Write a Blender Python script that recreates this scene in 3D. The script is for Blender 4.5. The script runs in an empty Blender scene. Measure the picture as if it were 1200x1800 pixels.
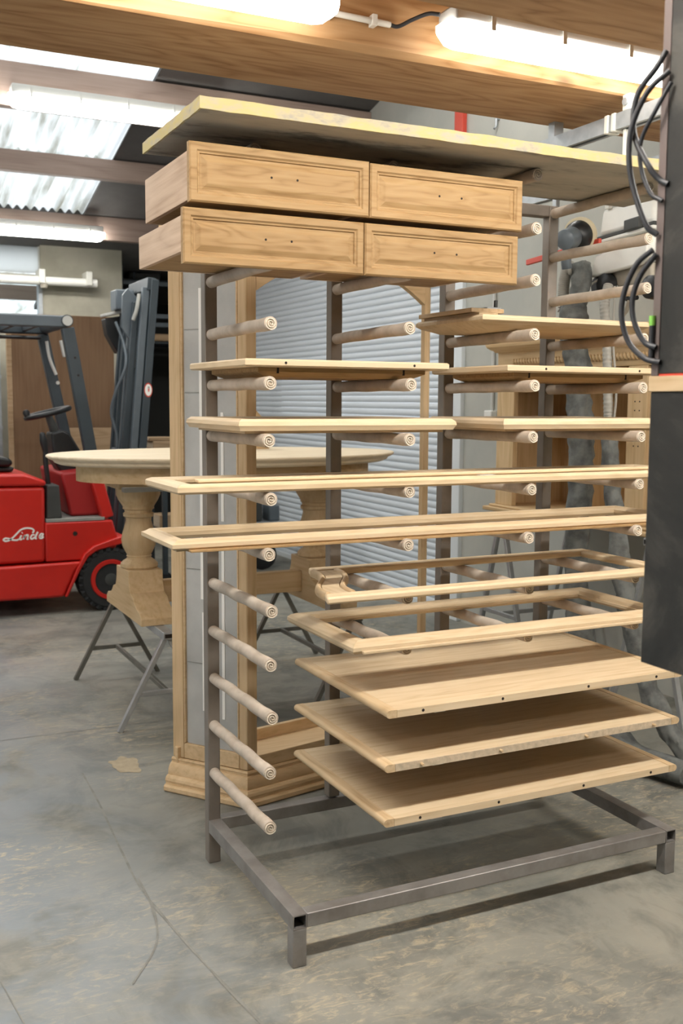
import bpy, bmesh, math, random
from mathutils import Vector, Matrix, noise

sc = bpy.context.scene
COL = sc.collection
PI = math.pi
rnd = random.Random(7)

# ------------------------------------------------------------------ camera
FPX = 1812.0
YAW, PITCH, ROLL = 0.4515, math.atan(195/1812.0), 0.0062
cam_d = bpy.data.cameras.new('camera')
cam = bpy.data.objects.new('camera', cam_d)
COL.objects.link(cam)
cam_d.sensor_fit = 'VERTICAL'
cam_d.sensor_height = 36.0
cam_d.lens = FPX/1800*36.0
cam_d.clip_start = 0.05
cam_d.dof.use_dof = True
cam_d.dof.focus_distance = 3.1
cam_d.dof.aperture_fstop = 5.0
fw = Vector((math.sin(YAW)*math.cos(PITCH), math.cos(YAW)*math.cos(PITCH), -math.sin(PITCH)))
rt = fw.cross(Vector((0, 0, 1))).normalized()
up = rt.cross(fw)
c_, s_ = math.cos(ROLL), math.sin(ROLL)
rt, up = c_*rt + s_*up, c_*up - s_*rt
cam.matrix_world = Matrix(((rt.x, up.x, -fw.x, -1.017), (rt.y, up.y, -fw.y, -3.104), (rt.z, up.z, -fw.z, 1.494), (0, 0, 0, 1)))
sc.camera = cam

# ------------------------------------------------------------------ world, exposure
w = bpy.data.worlds.new('sky')
sc.world = w
w.use_nodes = True
bgn = w.node_tree.nodes['Background']
bgn.inputs[0].default_value = (0.88, 0.94, 1.0, 1)
bgn.inputs[1].default_value = 0.95
sc.view_settings.view_transform = 'Standard'
sc.view_settings.look = 'None'
sc.view_settings.exposure = 1.32
sc.view_settings.gamma = 1.0
sc.view_settings.use_curve_mapping = False
sc.cycles.use_denoising = True
sc.cycles.max_bounces = 8
sc.cycles.diffuse_bounces = 5
sc.cycles.sample_clamp_indirect = 4.0
LAMP = 4.5           # glow of the slim single-tube diffusers
LAMP2 = 23.0         # glow of the twin-tube diffusers

# ------------------------------------------------------------------ materials
def newmat(name):
    m = bpy.data.materials.new(name)
    m.use_nodes = True
    nt = m.node_tree
    return m, nt, nt.nodes['Principled BSDF']

def lk(nt, a, b): nt.links.new(a, b)

def nod(nt, t, **kw):
    n = nt.nodes.new(t)
    for k, v in kw.items():
        if k in n.inputs: n.inputs[k].default_value = v
        else: setattr(n, k, v)
    return n

def ramp(nt, stops):
    r = nt.nodes.new('ShaderNodeValToRGB')
    el = r.color_ramp.elements
    while len(el) < len(stops): el.new(0.5)
    for e, (p, c) in zip(el, stops):
        e.position = p
        e.color = (c[0], c[1], c[2], 1)
    return r

def coords(nt, scale, rand=True):
    tc = nt.nodes.new('ShaderNodeTexCoord')
    out = tc.outputs['Object']
    if rand:
        oi = nt.nodes.new('ShaderNodeObjectInfo')
        mu = nod(nt, 'ShaderNodeVectorMath', operation='MULTIPLY')
        cb = nt.nodes.new('ShaderNodeCombineXYZ')
        for i in range(3): lk(nt, oi.outputs['Random'], cb.inputs[i])
        lk(nt, cb.outputs[0], mu.inputs[0]); mu.inputs[1].default_value = (37, 53, 71)
        ad = nod(nt, 'ShaderNodeVectorMath', operation='ADD')
        lk(nt, out, ad.inputs[0]); lk(nt, mu.outputs[0], ad.inputs[1])
        out = ad.outputs[0]
    mp = nt.nodes.new('ShaderNodeMapping')
    mp.inputs['Scale'].default_value = scale
    lk(nt, out, mp.inputs['Vector'])
    return mp.outputs[0]

def wood(name, axis, light, mid, dark, rough=0.6, rings=0.55, fine=1.0, bump=0.12, ringscale=5.0, knots=False):
    m, nt, b = newmat(name)
    i = 'xyz'.index(axis)
    s1 = [70.0*fine]*3; s1[i] = 2.2*fine
    s2 = [ringscale]*3; s2[i] = ringscale*0.16
    v1 = coords(nt, s1); v2 = coords(nt, s2)
    n1 = nod(nt, 'ShaderNodeTexNoise', Scale=1.0, Detail=5.0, Roughness=0.6); lk(nt, v1, n1.inputs['Vector'])
    n0 = nod(nt, 'ShaderNodeTexNoise', Scale=1.2, Detail=2.0, Roughness=0.5); lk(nt, v2, n0.inputs['Vector'])
    mu = nod(nt, 'ShaderNodeMath', operation='MULTIPLY'); lk(nt, n0.outputs['Fac'], mu.inputs[0]); mu.inputs[1].default_value = 16.0
    fr = nod(nt, 'ShaderNodeMath', operation='PINGPONG'); lk(nt, mu.outputs[0], fr.inputs[0]); fr.inputs[1].default_value = 1.0
    mx = nod(nt, 'ShaderNodeMath', operation='MULTIPLY'); lk(nt, fr.outputs[0], mx.inputs[0]); mx.inputs[1].default_value = rings
    ad = nod(nt, 'ShaderNodeMath', operation='MULTIPLY_ADD'); lk(nt, n1.outputs['Fac'], ad.inputs[0]); ad.inputs[1].default_value = 1.0-rings*0.5
    lk(nt, mx.outputs[0], ad.inputs[2])
    cr = ramp(nt, [(0.30, dark), (0.52, mid), (0.85, light)])
    lk(nt, ad.outputs[0], cr.inputs[0])
    oi = nt.nodes.new('ShaderNodeObjectInfo')
    hs = nod(nt, 'ShaderNodeHueSaturation')
    mr = nod(nt, 'ShaderNodeMapRange'); lk(nt, oi.outputs['Random'], mr.inputs['Value'])
    mr.inputs['To Min'].default_value = 0.9; mr.inputs['To Max'].default_value = 1.06
    lk(nt, mr.outputs[0], hs.inputs['Value']); lk(nt, cr.outputs[0], hs.inputs['Color'])
    last = hs.outputs[0]
    if knots:
        sk = [3.2]*3; sk[i] = 1.5
        vk = coords(nt, sk)
        vo = nod(nt, 'ShaderNodeTexVoronoi', Scale=1.0); lk(nt, vk, vo.inputs['Vector'])
        kr = ramp(nt, [(0.035, (0.20, 0.20, 0.20)), (0.09, (1, 1, 1))]); lk(nt, vo.outputs['Distance'], kr.inputs[0])
        mm = nod(nt, 'ShaderNodeMixRGB', blend_type='MULTIPLY'); mm.inputs[0].default_value = 0.8
        lk(nt, last, mm.inputs[1]); lk(nt, kr.outputs[0], mm.inputs[2]); last = mm.outputs[0]
    lk(nt, last, b.inputs['Base Color'])
    b.inputs['Roughness'].default_value = rough
    b.inputs['Specular IOR Level'].default_value = 0.25
    bp = nod(nt, 'ShaderNodeBump', Strength=bump, Distance=0.002)
    lk(nt, n1.outputs['Fac'], bp.inputs['Height']); lk(nt, bp.outputs[0], b.inputs['Normal'])
    return m

def plain(name, col, rough=0.5, metal=0.0, var=0.0, vscale=6.0, bump=0.0, spec=0.5, col2=None, detail=5.0):
    m, nt, b = newmat(name)
    b.inputs['Roughness'].default_value = rough
    b.inputs['Metallic'].default_value = metal
    b.inputs['Specular IOR Level'].default_value = spec
    if var or col2 or bump:
        v = coords(nt, (vscale,)*3)
        n = nod(nt, 'ShaderNodeTexNoise', Scale=1.0, Detail=detail, Roughness=0.6); lk(nt, v, n.inputs['Vector'])
        c2 = col2 or tuple(max(0, x*(1-var)) for x in col)
        cr = ramp(nt, [(0.35, c2), (0.62, col)]); lk(nt, n.outputs['Fac'], cr.inputs[0])
        lk(nt, cr.outputs[0], b.inputs['Base Color'])
        if bump:
            bp = nod(nt, 'ShaderNodeBump', Strength=bump, Distance=0.004)
            lk(nt, n.outputs['Fac'], bp.inputs['Height']); lk(nt, bp.outputs[0], b.inputs['Normal'])
    else:
        b.inputs['Base Color'].default_value = (*col, 1)
    return m

OL, OM, OD = (0.64, 0.49, 0.31), (0.57, 0.42, 0.25), (0.46, 0.32, 0.175)
OAK = {a: wood('sanded_oak_'+a, a, OL, OM, OD, rings=0.22, ringscale=10) for a in 'xyz'}
OAKF = wood('oak_drawer_front', 'x', (0.395, 0.262, 0.128), (0.345, 0.218, 0.098), (0.255, 0.15, 0.062), rings=0.28, ringscale=15.0)
PALE = {a: wood('pale_oak_'+a, a, (0.69, 0.56, 0.385), (0.63, 0.495, 0.32), (0.53, 0.395, 0.235), rings=0.16, ringscale=10) for a in 'xy'}
SIDE = {a: wood('drawer_side_'+a, a, (0.62, 0.47, 0.34), (0.53, 0.385, 0.27), (0.42, 0.29, 0.19), rings=0.3) for a in 'xy'}
RAW = plain('raw_cut_edge', (0.60, 0.49, 0.35), 0.8, var=0.25, vscale=60, bump=0.4)
VIT = {a: wood('cabinet_oak_'+a, a, (0.70, 0.525, 0.325), (0.64, 0.465, 0.27), (0.54, 0.38, 0.205), rings=0.18, ringscale=8) for a in 'xz'}
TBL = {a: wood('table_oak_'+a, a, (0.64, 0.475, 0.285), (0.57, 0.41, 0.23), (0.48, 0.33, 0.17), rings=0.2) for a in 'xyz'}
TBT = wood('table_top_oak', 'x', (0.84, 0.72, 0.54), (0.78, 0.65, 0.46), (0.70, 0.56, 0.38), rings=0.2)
HUT = {a: wood('hutch_oak_'+a, a, (0.66, 0.48, 0.28), (0.58, 0.41, 0.22), (0.48, 0.32, 0.16), rings=0.25) for a in 'yz'}
FIR = wood('fir_beam', 'x', (0.50, 0.305, 0.15), (0.43, 0.245, 0.11), (0.32, 0.165, 0.066), rings=0.45, ringscale=6.5, fine=0.7, knots=True, bump=0.25)
PURL = wood('old_purlin', 'x', (0.36, 0.27, 0.225), (0.31, 0.23, 0.19), (0.24, 0.17, 0.14), rings=0.3, ringscale=2.5)
PLY = wood('brown_board', 'z', (0.22, 0.135, 0.075), (0.185, 0.108, 0.058), (0.15, 0.085, 0.043), rings=0.2, ringscale=2)
BLK = wood('timber_block', 'x', (0.45, 0.32, 0.2), (0.38, 0.26, 0.15), (0.3, 0.2, 0.11), rings=0.3)
STEEL = plain('rack_steel', (0.32, 0.308, 0.295), 0.42, 0.5, col2=(0.225, 0.21, 0.198), vscale=9, bump=0.03)
STEELD = plain('rack_steel_dusty', (0.265, 0.232, 0.20), 0.55, 0.35, col2=(0.21, 0.183, 0.157), vscale=7, bump=0.03)
CARD = plain('cardboard_tube', (0.52, 0.445, 0.365), 0.85, col2=(0.40, 0.335, 0.265), vscale=14, bump=0.15)
CARDL = plain('rolled_paper_end', (0.74, 0.66, 0.54), 0.85, var=0.2, vscale=90, bump=0.3)
HOLE = plain('dark_hole', (0.018, 0.012, 0.008), 0.9)
REDP = plain('red_paint', (0.60, 0.018, 0.010), 0.38, col2=(0.52, 0.014, 0.009), vscale=3)
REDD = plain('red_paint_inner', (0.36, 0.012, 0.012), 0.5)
BLU = plain('dark_slate_paint', (0.040, 0.055, 0.066), 0.45, col2=(0.032, 0.044, 0.053), vscale=4)
BLUL = plain('grey_slate_paint', (0.11, 0.135, 0.155), 0.4, var=0.15)
BLACK = plain('black_plastic', (0.012, 0.013, 0.014), 0.4)
RUB = plain('tyre_rubber', (0.022, 0.023, 0.024), 0.8, var=0.3, vscale=20, bump=0.2)
GREYP = plain('grey_plate', (0.33, 0.33, 0.30), 0.7, var=0.25, vscale=8)
DKG = plain('dark_grey_box', (0.055, 0.058, 0.055), 0.6, var=0.2)
WHITE = plain('white_plastic', (0.86, 0.86, 0.81), 0.4, var=0.06, vscale=5)
BEIGE = plain('beige_plastic', (0.48, 0.44, 0.36), 0.6, var=0.25, vscale=10)
GALV = plain('galvanised_steel', (0.44, 0.47, 0.49), 0.42, 0.35, col2=(0.34, 0.37, 0.39), vscale=12)
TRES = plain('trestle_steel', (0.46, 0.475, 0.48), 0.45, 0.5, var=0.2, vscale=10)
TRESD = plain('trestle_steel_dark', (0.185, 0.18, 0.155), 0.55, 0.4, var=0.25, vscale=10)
SHUT = plain('shutter_slats', (0.66, 0.71, 0.755), 0.45, 0.0, var=0.04, vscale=2)
JAMB = plain('shutter_jamb', (0.72, 0.76, 0.78), 0.5)
CONC = plain('wall_render', (0.46, 0.46, 0.415), 0.9, col2=(0.40, 0.405, 0.37), vscale=2.2, bump=0.1)
CONCL = plain('wall_concrete_far', (0.42, 0.40, 0.325), 0.9, col2=(0.33, 0.315, 0.25), vscale=2.6)
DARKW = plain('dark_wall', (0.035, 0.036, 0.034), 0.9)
ROOFM = plain('roof_sheet', (0.115, 0.11, 0.105), 0.8, var=0.15)
CLOTH = plain('grey_fabric_sleeve', (0.175, 0.185, 0.175), 0.9, col2=(0.085, 0.09, 0.088), vscale=16, bump=0.5)
HOSE = plain('ribbed_hose', (0.37, 0.36, 0.32), 0.6)
ORANGE = plain('orange_red_paint', (0.62, 0.07, 0.04), 0.5)
CABLE = plain('black_cable', (0.035, 0.037, 0.042), 0.45)
STRAP = plain('white_strap', (0.72, 0.72, 0.66), 0.6)
TAPE = plain('white_tape', (0.90, 0.88, 0.83), 0.5)
FILM = plain('grey_protective_film', (0.50, 0.50, 0.475), 0.5, col2=(0.41, 0.41, 0.39), vscale=5, bump=0.08)
EDGEW = plain('brown_edge_band', (0.16, 0.125, 0.115), 0.6, var=0.2)
GREEN = plain('green_tape', (0.25, 0.6, 0.1), 0.5)
LTG = plain('pale_grey_metal', (0.55, 0.55, 0.52), 0.5)

def m_board():
    m, nt, b = newmat('weathered_board')
    v = coords(nt, (2.0, 6.0, 6.0))
    n = nod(nt, 'ShaderNodeTexNoise', Scale=1.5, Detail=6.0, Roughness=0.65); lk(nt, v, n.inputs['Vector'])
    cr = ramp(nt, [(0.34, (0.12, 0.115, 0.105)), (0.45, (0.38, 0.36, 0.31)), (0.65, (0.47, 0.44, 0.375))])
    lk(nt, n.outputs['Fac'], cr.inputs[0]); lk(nt, cr.outputs[0], b.inputs['Base Color'])
    b.inputs['Roughness'].default_value = 0.8
    return m
def m_boardedge():
    m, nt, b = newmat('painted_board_edge')
    v = coords(nt, (4.0, 4.0, 10.0))
    n = nod(nt, 'ShaderNodeTexNoise', Scale=1.6, Detail=5.0, Roughness=0.7); lk(nt, v, n.inputs['Vector'])
    cr = ramp(nt, [(0.34, (0.30, 0.285, 0.25)), (0.44, (0.43, 0.375, 0.25)), (0.54, (0.48, 0.405, 0.18)), (0.64, (0.44, 0.38, 0.26)), (0.72, (0.35, 0.345, 0.33))])
    lk(nt, n.outputs['Fac'], cr.inputs[0]); lk(nt, cr.outputs[0], b.inputs['Base Color'])
    b.inputs['Roughness'].default_value = 0.8
    return m
BOARD, BOARDE = m_board(), m_boardedge()

def m_black_panel():
    m, nt, b = newmat('black_sheet')
    v = coords(nt, (5, 5, 5))
    n = nod(nt, 'ShaderNodeTexNoise', Scale=1.0, Detail=6.0, Roughness=0.65, Distortion=0.6); lk(nt, v, n.inputs['Vector'])
    cr = ramp(nt, [(0.36, (0.010, 0.011, 0.010)), (0.5, (0.020, 0.020, 0.018)), (0.64, (0.060, 0.057, 0.049))])
    lk(nt, n.outputs['Fac'], cr.inputs[0]); lk(nt, cr.outputs[0], b.inputs['Base Color'])
    b.inputs['Roughness'].default_value = 0.55
    return m
BSHEET = m_black_panel()

def m_floor():
    m, nt, b = newmat('workshop_concrete')
    tc = nt.nodes.new('ShaderNodeTexCoord'); P = tc.outputs['Object']
    def N(scale, detail=5.0, rough=0.6, dist=0.0, vec=None):
        n = nod(nt, 'ShaderNodeTexNoise', Scale=scale, Detail=detail, Roughness=rough, Distortion=dist)
        lk(nt, vec or P, n.inputs['Vector']); return n.outputs['Fac']
    base = ramp(nt, [(0.34, (0.175, 0.176, 0.156)), (0.5, (0.245, 0.241, 0.209)), (0.68, (0.312, 0.297, 0.248))])
    lk(nt, N(1.3, 6, 0.62, 0.5), base.inputs[0])
    # dark scuffs
    sc2 = ramp(nt, [(0.40, (0.62, 0.64, 0.66)), (0.54, (1, 1, 1))]); lk(nt, N(2.6, 6, 0.7, 1.2), sc2.inputs[0])
    m1 = nod(nt, 'ShaderNodeMixRGB', blend_type='MULTIPLY'); m1.inputs[0].default_value = 0.85
    lk(nt, base.outputs[0], m1.inputs[1]); lk(nt, sc2.outputs[0], m1.inputs[2])
    # cool daylight mixed into the colour towards the left, plus dust-free blue-grey patches
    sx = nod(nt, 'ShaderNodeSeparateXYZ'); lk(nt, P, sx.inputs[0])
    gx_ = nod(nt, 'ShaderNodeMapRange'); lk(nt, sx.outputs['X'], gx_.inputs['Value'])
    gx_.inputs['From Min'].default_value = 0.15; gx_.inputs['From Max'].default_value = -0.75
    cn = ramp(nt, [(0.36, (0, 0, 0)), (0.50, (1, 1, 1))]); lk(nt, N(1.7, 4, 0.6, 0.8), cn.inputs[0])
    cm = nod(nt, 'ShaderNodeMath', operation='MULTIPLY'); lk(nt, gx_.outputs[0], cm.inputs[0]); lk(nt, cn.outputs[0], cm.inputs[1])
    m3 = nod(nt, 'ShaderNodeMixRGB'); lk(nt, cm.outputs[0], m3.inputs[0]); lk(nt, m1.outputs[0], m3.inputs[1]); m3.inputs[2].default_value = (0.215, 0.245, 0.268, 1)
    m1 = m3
    # trodden sawdust: streaky patches
    mp = nod(nt, 'ShaderNodeMapping'); mp.inputs['Rotation'].default_value = (0, 0, 0.6); mp.inputs['Scale'].default_value = (1.0, 2.6, 1)
    lk(nt, P, mp.inputs['Vector'])
    d1 = N(13.0, 8, 0.78, 1.2, mp.outputs[0]); d2 = N(0.95, 3, 0.5, 0.4)
    dr = ramp(nt, [(0.50, (0, 0, 0)), (0.68, (1, 1, 1))]); lk(nt, d1, dr.inputs[0])
    pr = ramp(nt, [(0.45, (0, 0, 0)), (0.60, (1, 1, 1))]); lk(nt, d2, pr.inputs[0])
    mu = nod(nt, 'ShaderNodeMath', operation='MULTIPLY'); lk(nt, dr.outputs[0], mu.inputs[0]); lk(nt, pr.outputs[0], mu.inputs[1])
    mu2 = nod(nt, 'ShaderNodeMath', operation='MULTIPLY'); lk(nt, mu.outputs[0], mu2.inputs[0]); mu2.inputs[1].default_value = 0.95
    m2 = nod(nt, 'ShaderNodeMixRGB'); lk(nt, mu2.outputs[0], m2.inputs[0]); lk(nt, m1.outputs[0], m2.inputs[1])
    m2.inputs[2].default_value = (0.50, 0.415, 0.28, 1)
    lk(nt, m2.outputs[0], b.inputs['Base Color'])
    rr = ramp(nt, [(0.3, (0.38,)*3), (0.7, (0.72,)*3)]); lk(nt, N(2.0, 4), rr.inputs[0]); lk(nt, rr.outputs[0], b.inputs['Roughness'])
    bp = nod(nt, 'ShaderNodeBump', Strength=0.12, Distance=0.004); lk(nt, d1, bp.inputs['Height']); lk(nt, bp.outputs[0], b.inputs['Normal'])
    b.inputs['Specular IOR Level'].default_value = 0.4
    return m
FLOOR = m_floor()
TRACK = plain('dark_floor_mark', (0.232, 0.232, 0.21), 0.7, var=0.3, vscale=14)
DUST = plain('sawdust', (0.43, 0.36, 0.25), 0.95, var=0.15, vscale=30)

def m_emit(name, col, s):
    m, nt, b = newmat(name)
    b.inputs['Base Color'].default_value = (0.9, 0.9, 0.9, 1)
    b.inputs['Emission Color'].default_value = (*col, 1)
    b.inputs['Emission Strength'].default_value = s
    return m
GLOW = m_emit('glowing_diffuser', (1.0, 0.965, 0.90), LAMP)
GLOW3 = m_emit('glowing_roof_diffuser', (1.0, 0.97, 0.915), 12.5)
GLOW2 = m_emit('glowing_twin_diffuser', (1.0, 0.965, 0.90), LAMP2)

def m_translucent():
    m = bpy.data.materials.new('translucent_corrugated_sheet'); m.use_nodes = True
    nt = m.node_tree; nt.nodes.remove(nt.nodes['Principled BSDF'])
    t = nt.nodes.new('ShaderNodeBsdfTranslucent')
    v = coords(nt, (9.0, 1.2, 1.0))
    n = nod(nt, 'ShaderNodeTexNoise', Scale=1.0, Detail=4.0); lk(nt, v, n.inputs['Vector'])
    cr = ramp(nt, [(0.30, (0.30, 0.285, 0.23)), (0.42, (0.62, 0.63, 0.60)), (0.55, (0.84, 0.86, 0.85))])
    lk(nt, n.outputs['Fac'], cr.inputs[0]); lk(nt, cr.outputs[0], t.inputs[0])
    lk(nt, t.outputs[0], nt.nodes['Material Output'].inputs[0])
    return m
TRANS = m_translucent()
def m_frost():
    m = bpy.data.materials.new('frosted_pane'); m.use_nodes = True
    nt = m.node_tree; nt.nodes.remove(nt.nodes['Principled BSDF'])
    t = nt.nodes.new('ShaderNodeBsdfTranslucent'); t.inputs[0].default_value = (0.92, 0.93, 0.92, 1)
    lk(nt, t.outputs[0], nt.nodes['Material Output'].inputs[0]); return m
FROST = m_frost()
def m_glass():
    m = bpy.data.materials.new('window_glass'); m.use_nodes = True
    b = m.node_tree.nodes['Principled BSDF']
    b.inputs['Base Color'].default_value = (0.9, 0.95, 0.95, 1)
    b.inputs['Transmission Weight'].default_value = 1.0
    b.inputs['Roughness'].default_value = 0.02
    b.inputs['IOR'].default_value = 1.1
    return m
GLASS = m_glass()

# ------------------------------------------------------------------ mesh helpers
class MB:
    def __init__(s): s.v = []; s.f = []
    def add(s, vs, fs):
        o = len(s.v)
        s.v += [Vector(p) for p in vs]
        s.f += [tuple(i+o for i in f) for f in fs]
        return s
    def box(s, x0, x1, y0, y1, z0, z1):
        vs = [(x, y, z) for z in (z0, z1) for y in (y0, y1) for x in (x0, x1)]
        return s.add(vs, [(0, 2, 3, 1), (4, 5, 7, 6), (0, 1, 5, 4), (2, 6, 7, 3), (0, 4, 6, 2), (1, 3, 7, 5)])
    def obox(s, p0, p1, w, h, upv=(0, 0, 1)):
        """bar of section w x h from p0 to p1"""
        p0, p1 = Vector(p0), Vector(p1)
        d = (p1-p0).normalized(); u = Vector(upv)
        if abs(d.dot(u)) > 0.99: u = Vector((0, 1, 0))
        r = d.cross(u).normalized(); u = r.cross(d)
        vs = []
        for p in (p0, p1):
            for a, b in ((-1, -1), (1, -1), (1, 1), (-1, 1)):
                vs.append(p + r*a*w/2 + u*b*h/2)
        return s.add(vs, [(3, 2, 1, 0), (4, 5, 6, 7), (0, 1, 5, 4), (1, 2, 6, 5), (2, 3, 7, 6), (3, 0, 4, 7)])
    def prism(s, poly, vec):
        """poly: closed list of 3D points, extruded by vec"""
        n = len(poly); vec = Vector(vec)
        vs = [Vector(p) for p in poly] + [Vector(p)+vec for p in poly]
        fs = [tuple(reversed(range(n))), tuple(range(n, 2*n))]
        fs += [(i, (i+1) % n, n+(i+1) % n, n+i) for i in range(n)]
        return s.add(vs, fs)
    def tube(s, path, r, seg=10, caps=True, rfun=None):
        path = [Vector(p) for p in path]
        n = len(path); rings = []
        d0 = (path[1]-path[0]).normalized()
        u = Vector((0, 0, 1)) if abs(d0.z) < 0.9 else Vector((1, 0, 0))
        u = (u - d0*u.dot(d0)).normalized()
        o = len(s.v)
        for i, p in enumerate(path):
            d = (path[min(i+1, n-1)]-path[max(i-1, 0)]).normalized()
            u = (u - d*u.dot(d)).normalized(); b = d.cross(u)
            for k in range(seg):
                a = 2*PI*k/seg
                rr = rfun(i, a, p) if rfun else (r[i] if isinstance(r, (list, tuple)) else r)
                s.v.append(p + (u*math.cos(a)+b*math.sin(a))*rr)
        for i in range(n-1):
            for k in range(seg):
                a, b2 = o+i*seg+k, o+i*seg+(k+1) % seg
                s.f.append((a, b2, b2+seg, a+seg))
        if caps:
            s.f.append(tuple(reversed(range(o, o+seg)))); s.f.append(tuple(range(o+(n-1)*seg, o+n*seg)))
        return s
    def lathe(s, prof, c, seg=32, sx=1.0, sy=1.0):
        """prof: list of (r, z); about vertical axis through c; scaled ellipse"""
        o = len(s.v); n = len(prof)
        for r, z in prof:
            for k in range(seg):
                a = 2*PI*k/seg
                s.v.append(Vector((c[0]+r*sx*math.cos(a), c[1]+r*sy*math.sin(a), c[2]+z)))
        for i in range(n-1):
            for k in range(seg):
                a, b2 = o+i*seg+k, o+i*seg+(k+1) % seg
                s.f.append((a, b2, b2+seg, a+seg))
        s.f.append(tuple(reversed(range(o, o+seg)))); s.f.append(tuple(range(o+(n-1)*seg, o+n*seg)))
        return s
    def disc(s, c, axis, r, th, seg=24, r2=None):
        a = Vector(axis).normalized()
        c = Vector(c)
        return s.tube([c-a*th/2, c+a*th/2], [r, r2 if r2 else r], seg)
    def sweep(s, path, prof, closed=False):
        """path: 2D points; prof: closed polygon of (outward, z); right-hand side of travel is outward"""
        n = len(path); P = [Vector(p) for p in path]; o = len(s.v); k = len(prof)
        for i in range(n):
            a = P[i]-P[i-1] if (i > 0 or closed) else P[1]-P[0]
            b = P[(i+1) % n]-P[i] if (i < n-1 or closed) else a
            na = Vector((a.y, -a.x)).normalized(); nb = Vector((b.y, -b.x)).normalized()
            m = (na+nb).normalized(); m = m/max(0.2, m.dot(na))
            for (d, z) in prof: s.v.append(Vector((P[i].x+m.x*d, P[i].y+m.y*d, z)))
        for i in range(n if closed else n-1):
            j = (i+1) % n
            for q in range(k):
                s.f.append((o+i*k+q, o+j*k+q, o+j*k+(q+1) % k, o+i*k+(q+1) % k))
        if not closed:
            s.f.append(tuple(reversed(range(o, o+k)))); s.f.append(tuple(range(o+(n-1)*k, o+n*k)))
        return s
    def build(s, name, mat, parent=None, bevel=0.0, smooth=None, seg=2):
        me = bpy.data.meshes.new(name)
        org = parent.matrix_world.translation if parent is not None else None
        off = ORG.get(parent.name, Vector()) if parent is not None else Vector()
        me.from_pydata([v-off for v in s.v], [], s.f)
        bm = bmesh.new(); bm.from_mesh(me)
        bmesh.ops.recalc_face_normals(bm, faces=bm.faces)
        bm.to_mesh(me); bm.free()
        for m in (mat if isinstance(mat, (list, tuple)) else [mat]): me.materials.append(m)
        if smooth is not None:
            me.polygons.foreach_set('use_smooth', [True]*len(me.polygons))
            me.set_sharp_from_angle(angle=math.radians(smooth))
        ob = bpy.data.objects.new(name, me)
        COL.objects.link(ob)
        if parent is not None:
            ob.parent = parent
        ORG[ob.name] = off
        if bevel:
            bv = ob.modifiers.new('bevel', 'BEVEL'); bv.width = bevel; bv.segments = seg; bv.limit_method = 'ANGLE'
            bv.angle_limit = math.radians(35)
            me.polygons.foreach_set('use_smooth', [True]*len(me.polygons))
            me.set_sharp_from_angle(angle=math.radians(40))
        return ob
ORG = {}

def tag(o, label=None, cat=None, group=None, kind=None):
    if label: o['label'] = label
    if cat: o['category'] = cat
    if group: o['group'] = group
    if kind: o['kind'] = kind
    return o

def thing(name, label, cat, loc=(0, 0, 0), group=None):
    o = bpy.data.objects.new(name, None)
    o.empty_display_size = 0.1
    COL.objects.link(o)
    o.location = loc
    ORG[o.name] = Vector(loc)
    return tag(o, label, cat, group)

def smoothpath(pts, n=8):
    """Catmull-Rom through points"""
    P = [Vector(p) for p in pts]; P = [2*P[0]-P[1]] + P + [2*P[-1]-P[-2]]
    out = []
    for i in range(1, len(P)-2):
        for k in range(n):
            t = k/n
            a, b, c, d = P[i-1], P[i], P[i+1], P[i+2]
            out.append(0.5*((2*b)+(c-a)*t+(2*a-5*b+4*c-d)*t*t+(3*b-a-3*c+d)*t**3))
    out.append(P[-2])
    return out

# ------------------------------------------------------------------ the setting
def struct(o): return tag(o, kind='structure')
WX = 2.75            # inner face of the right wall
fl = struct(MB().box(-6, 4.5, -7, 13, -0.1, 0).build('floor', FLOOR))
# tracks and joints on the floor
def ribbon(name, pts, wdt, mat, z=0.0012, n=8):
    P = smoothpath([(x, y, z) for x, y in pts], n); b = MB(); o = 0
    vs = []; fs = []
    for i, p in enumerate(P):
        d = (P[min(i+1, len(P)-1)]-P[max(i-1, 0)]).normalized(); q = Vector((d.y, -d.x, 0))
        ww = wdt*(0.75+0.5*noise.noise(p*9))
        vs += [p-q*ww/2, p+q*ww/2]
        if i: fs.append((2*i-2, 2*i-1, 2*i+1, 2*i))
    ob = b.add(vs, fs).build(name, mat, fl)
    return ob
ribbon('tyre_mark', [(-0.20, 0.95), (-0.21, 0.6), (-0.235, 0.15), (-0.24, -0.2), (-0.165, -0.9), (-0.06, -1.5), (0.05, -2.3)], 0.010, TRACK)
ribbon('tyre_mark', [(-0.235, -0.05), (-0.245, -0.25), (-0.29, -0.45), (-0.40, -0.62)], 0.009, TRACK, 0.0018)
ribbon('floor_joint', [(-0.86, 1.4), (-0.80, 0.4), (-0.70, -0.5), (-0.60, -1.3), (-0.5, -2.4)], 0.004, TRACK)
ribbon('floor_joint', [(-1.3, 1.52), (-0.3, 1.50), (0.5, 1.48), (1.4, 1.46)], 0.006, TRACK)
vs = []; k = 26
for i in range(k):
    a = 2*PI*i/k; r = 0.075*(0.8+0.5*noise.noise(Vector((math.cos(a)*1.7, math.sin(a)*1.7, 3.1))))
    vs.append((-0.02+r*math.cos(a), 0.98+r*math.sin(a)*1.5, 0.0015))
MB().add(vs, [tuple(range(k))]).build('sawdust_patch', DUST, fl)

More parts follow.
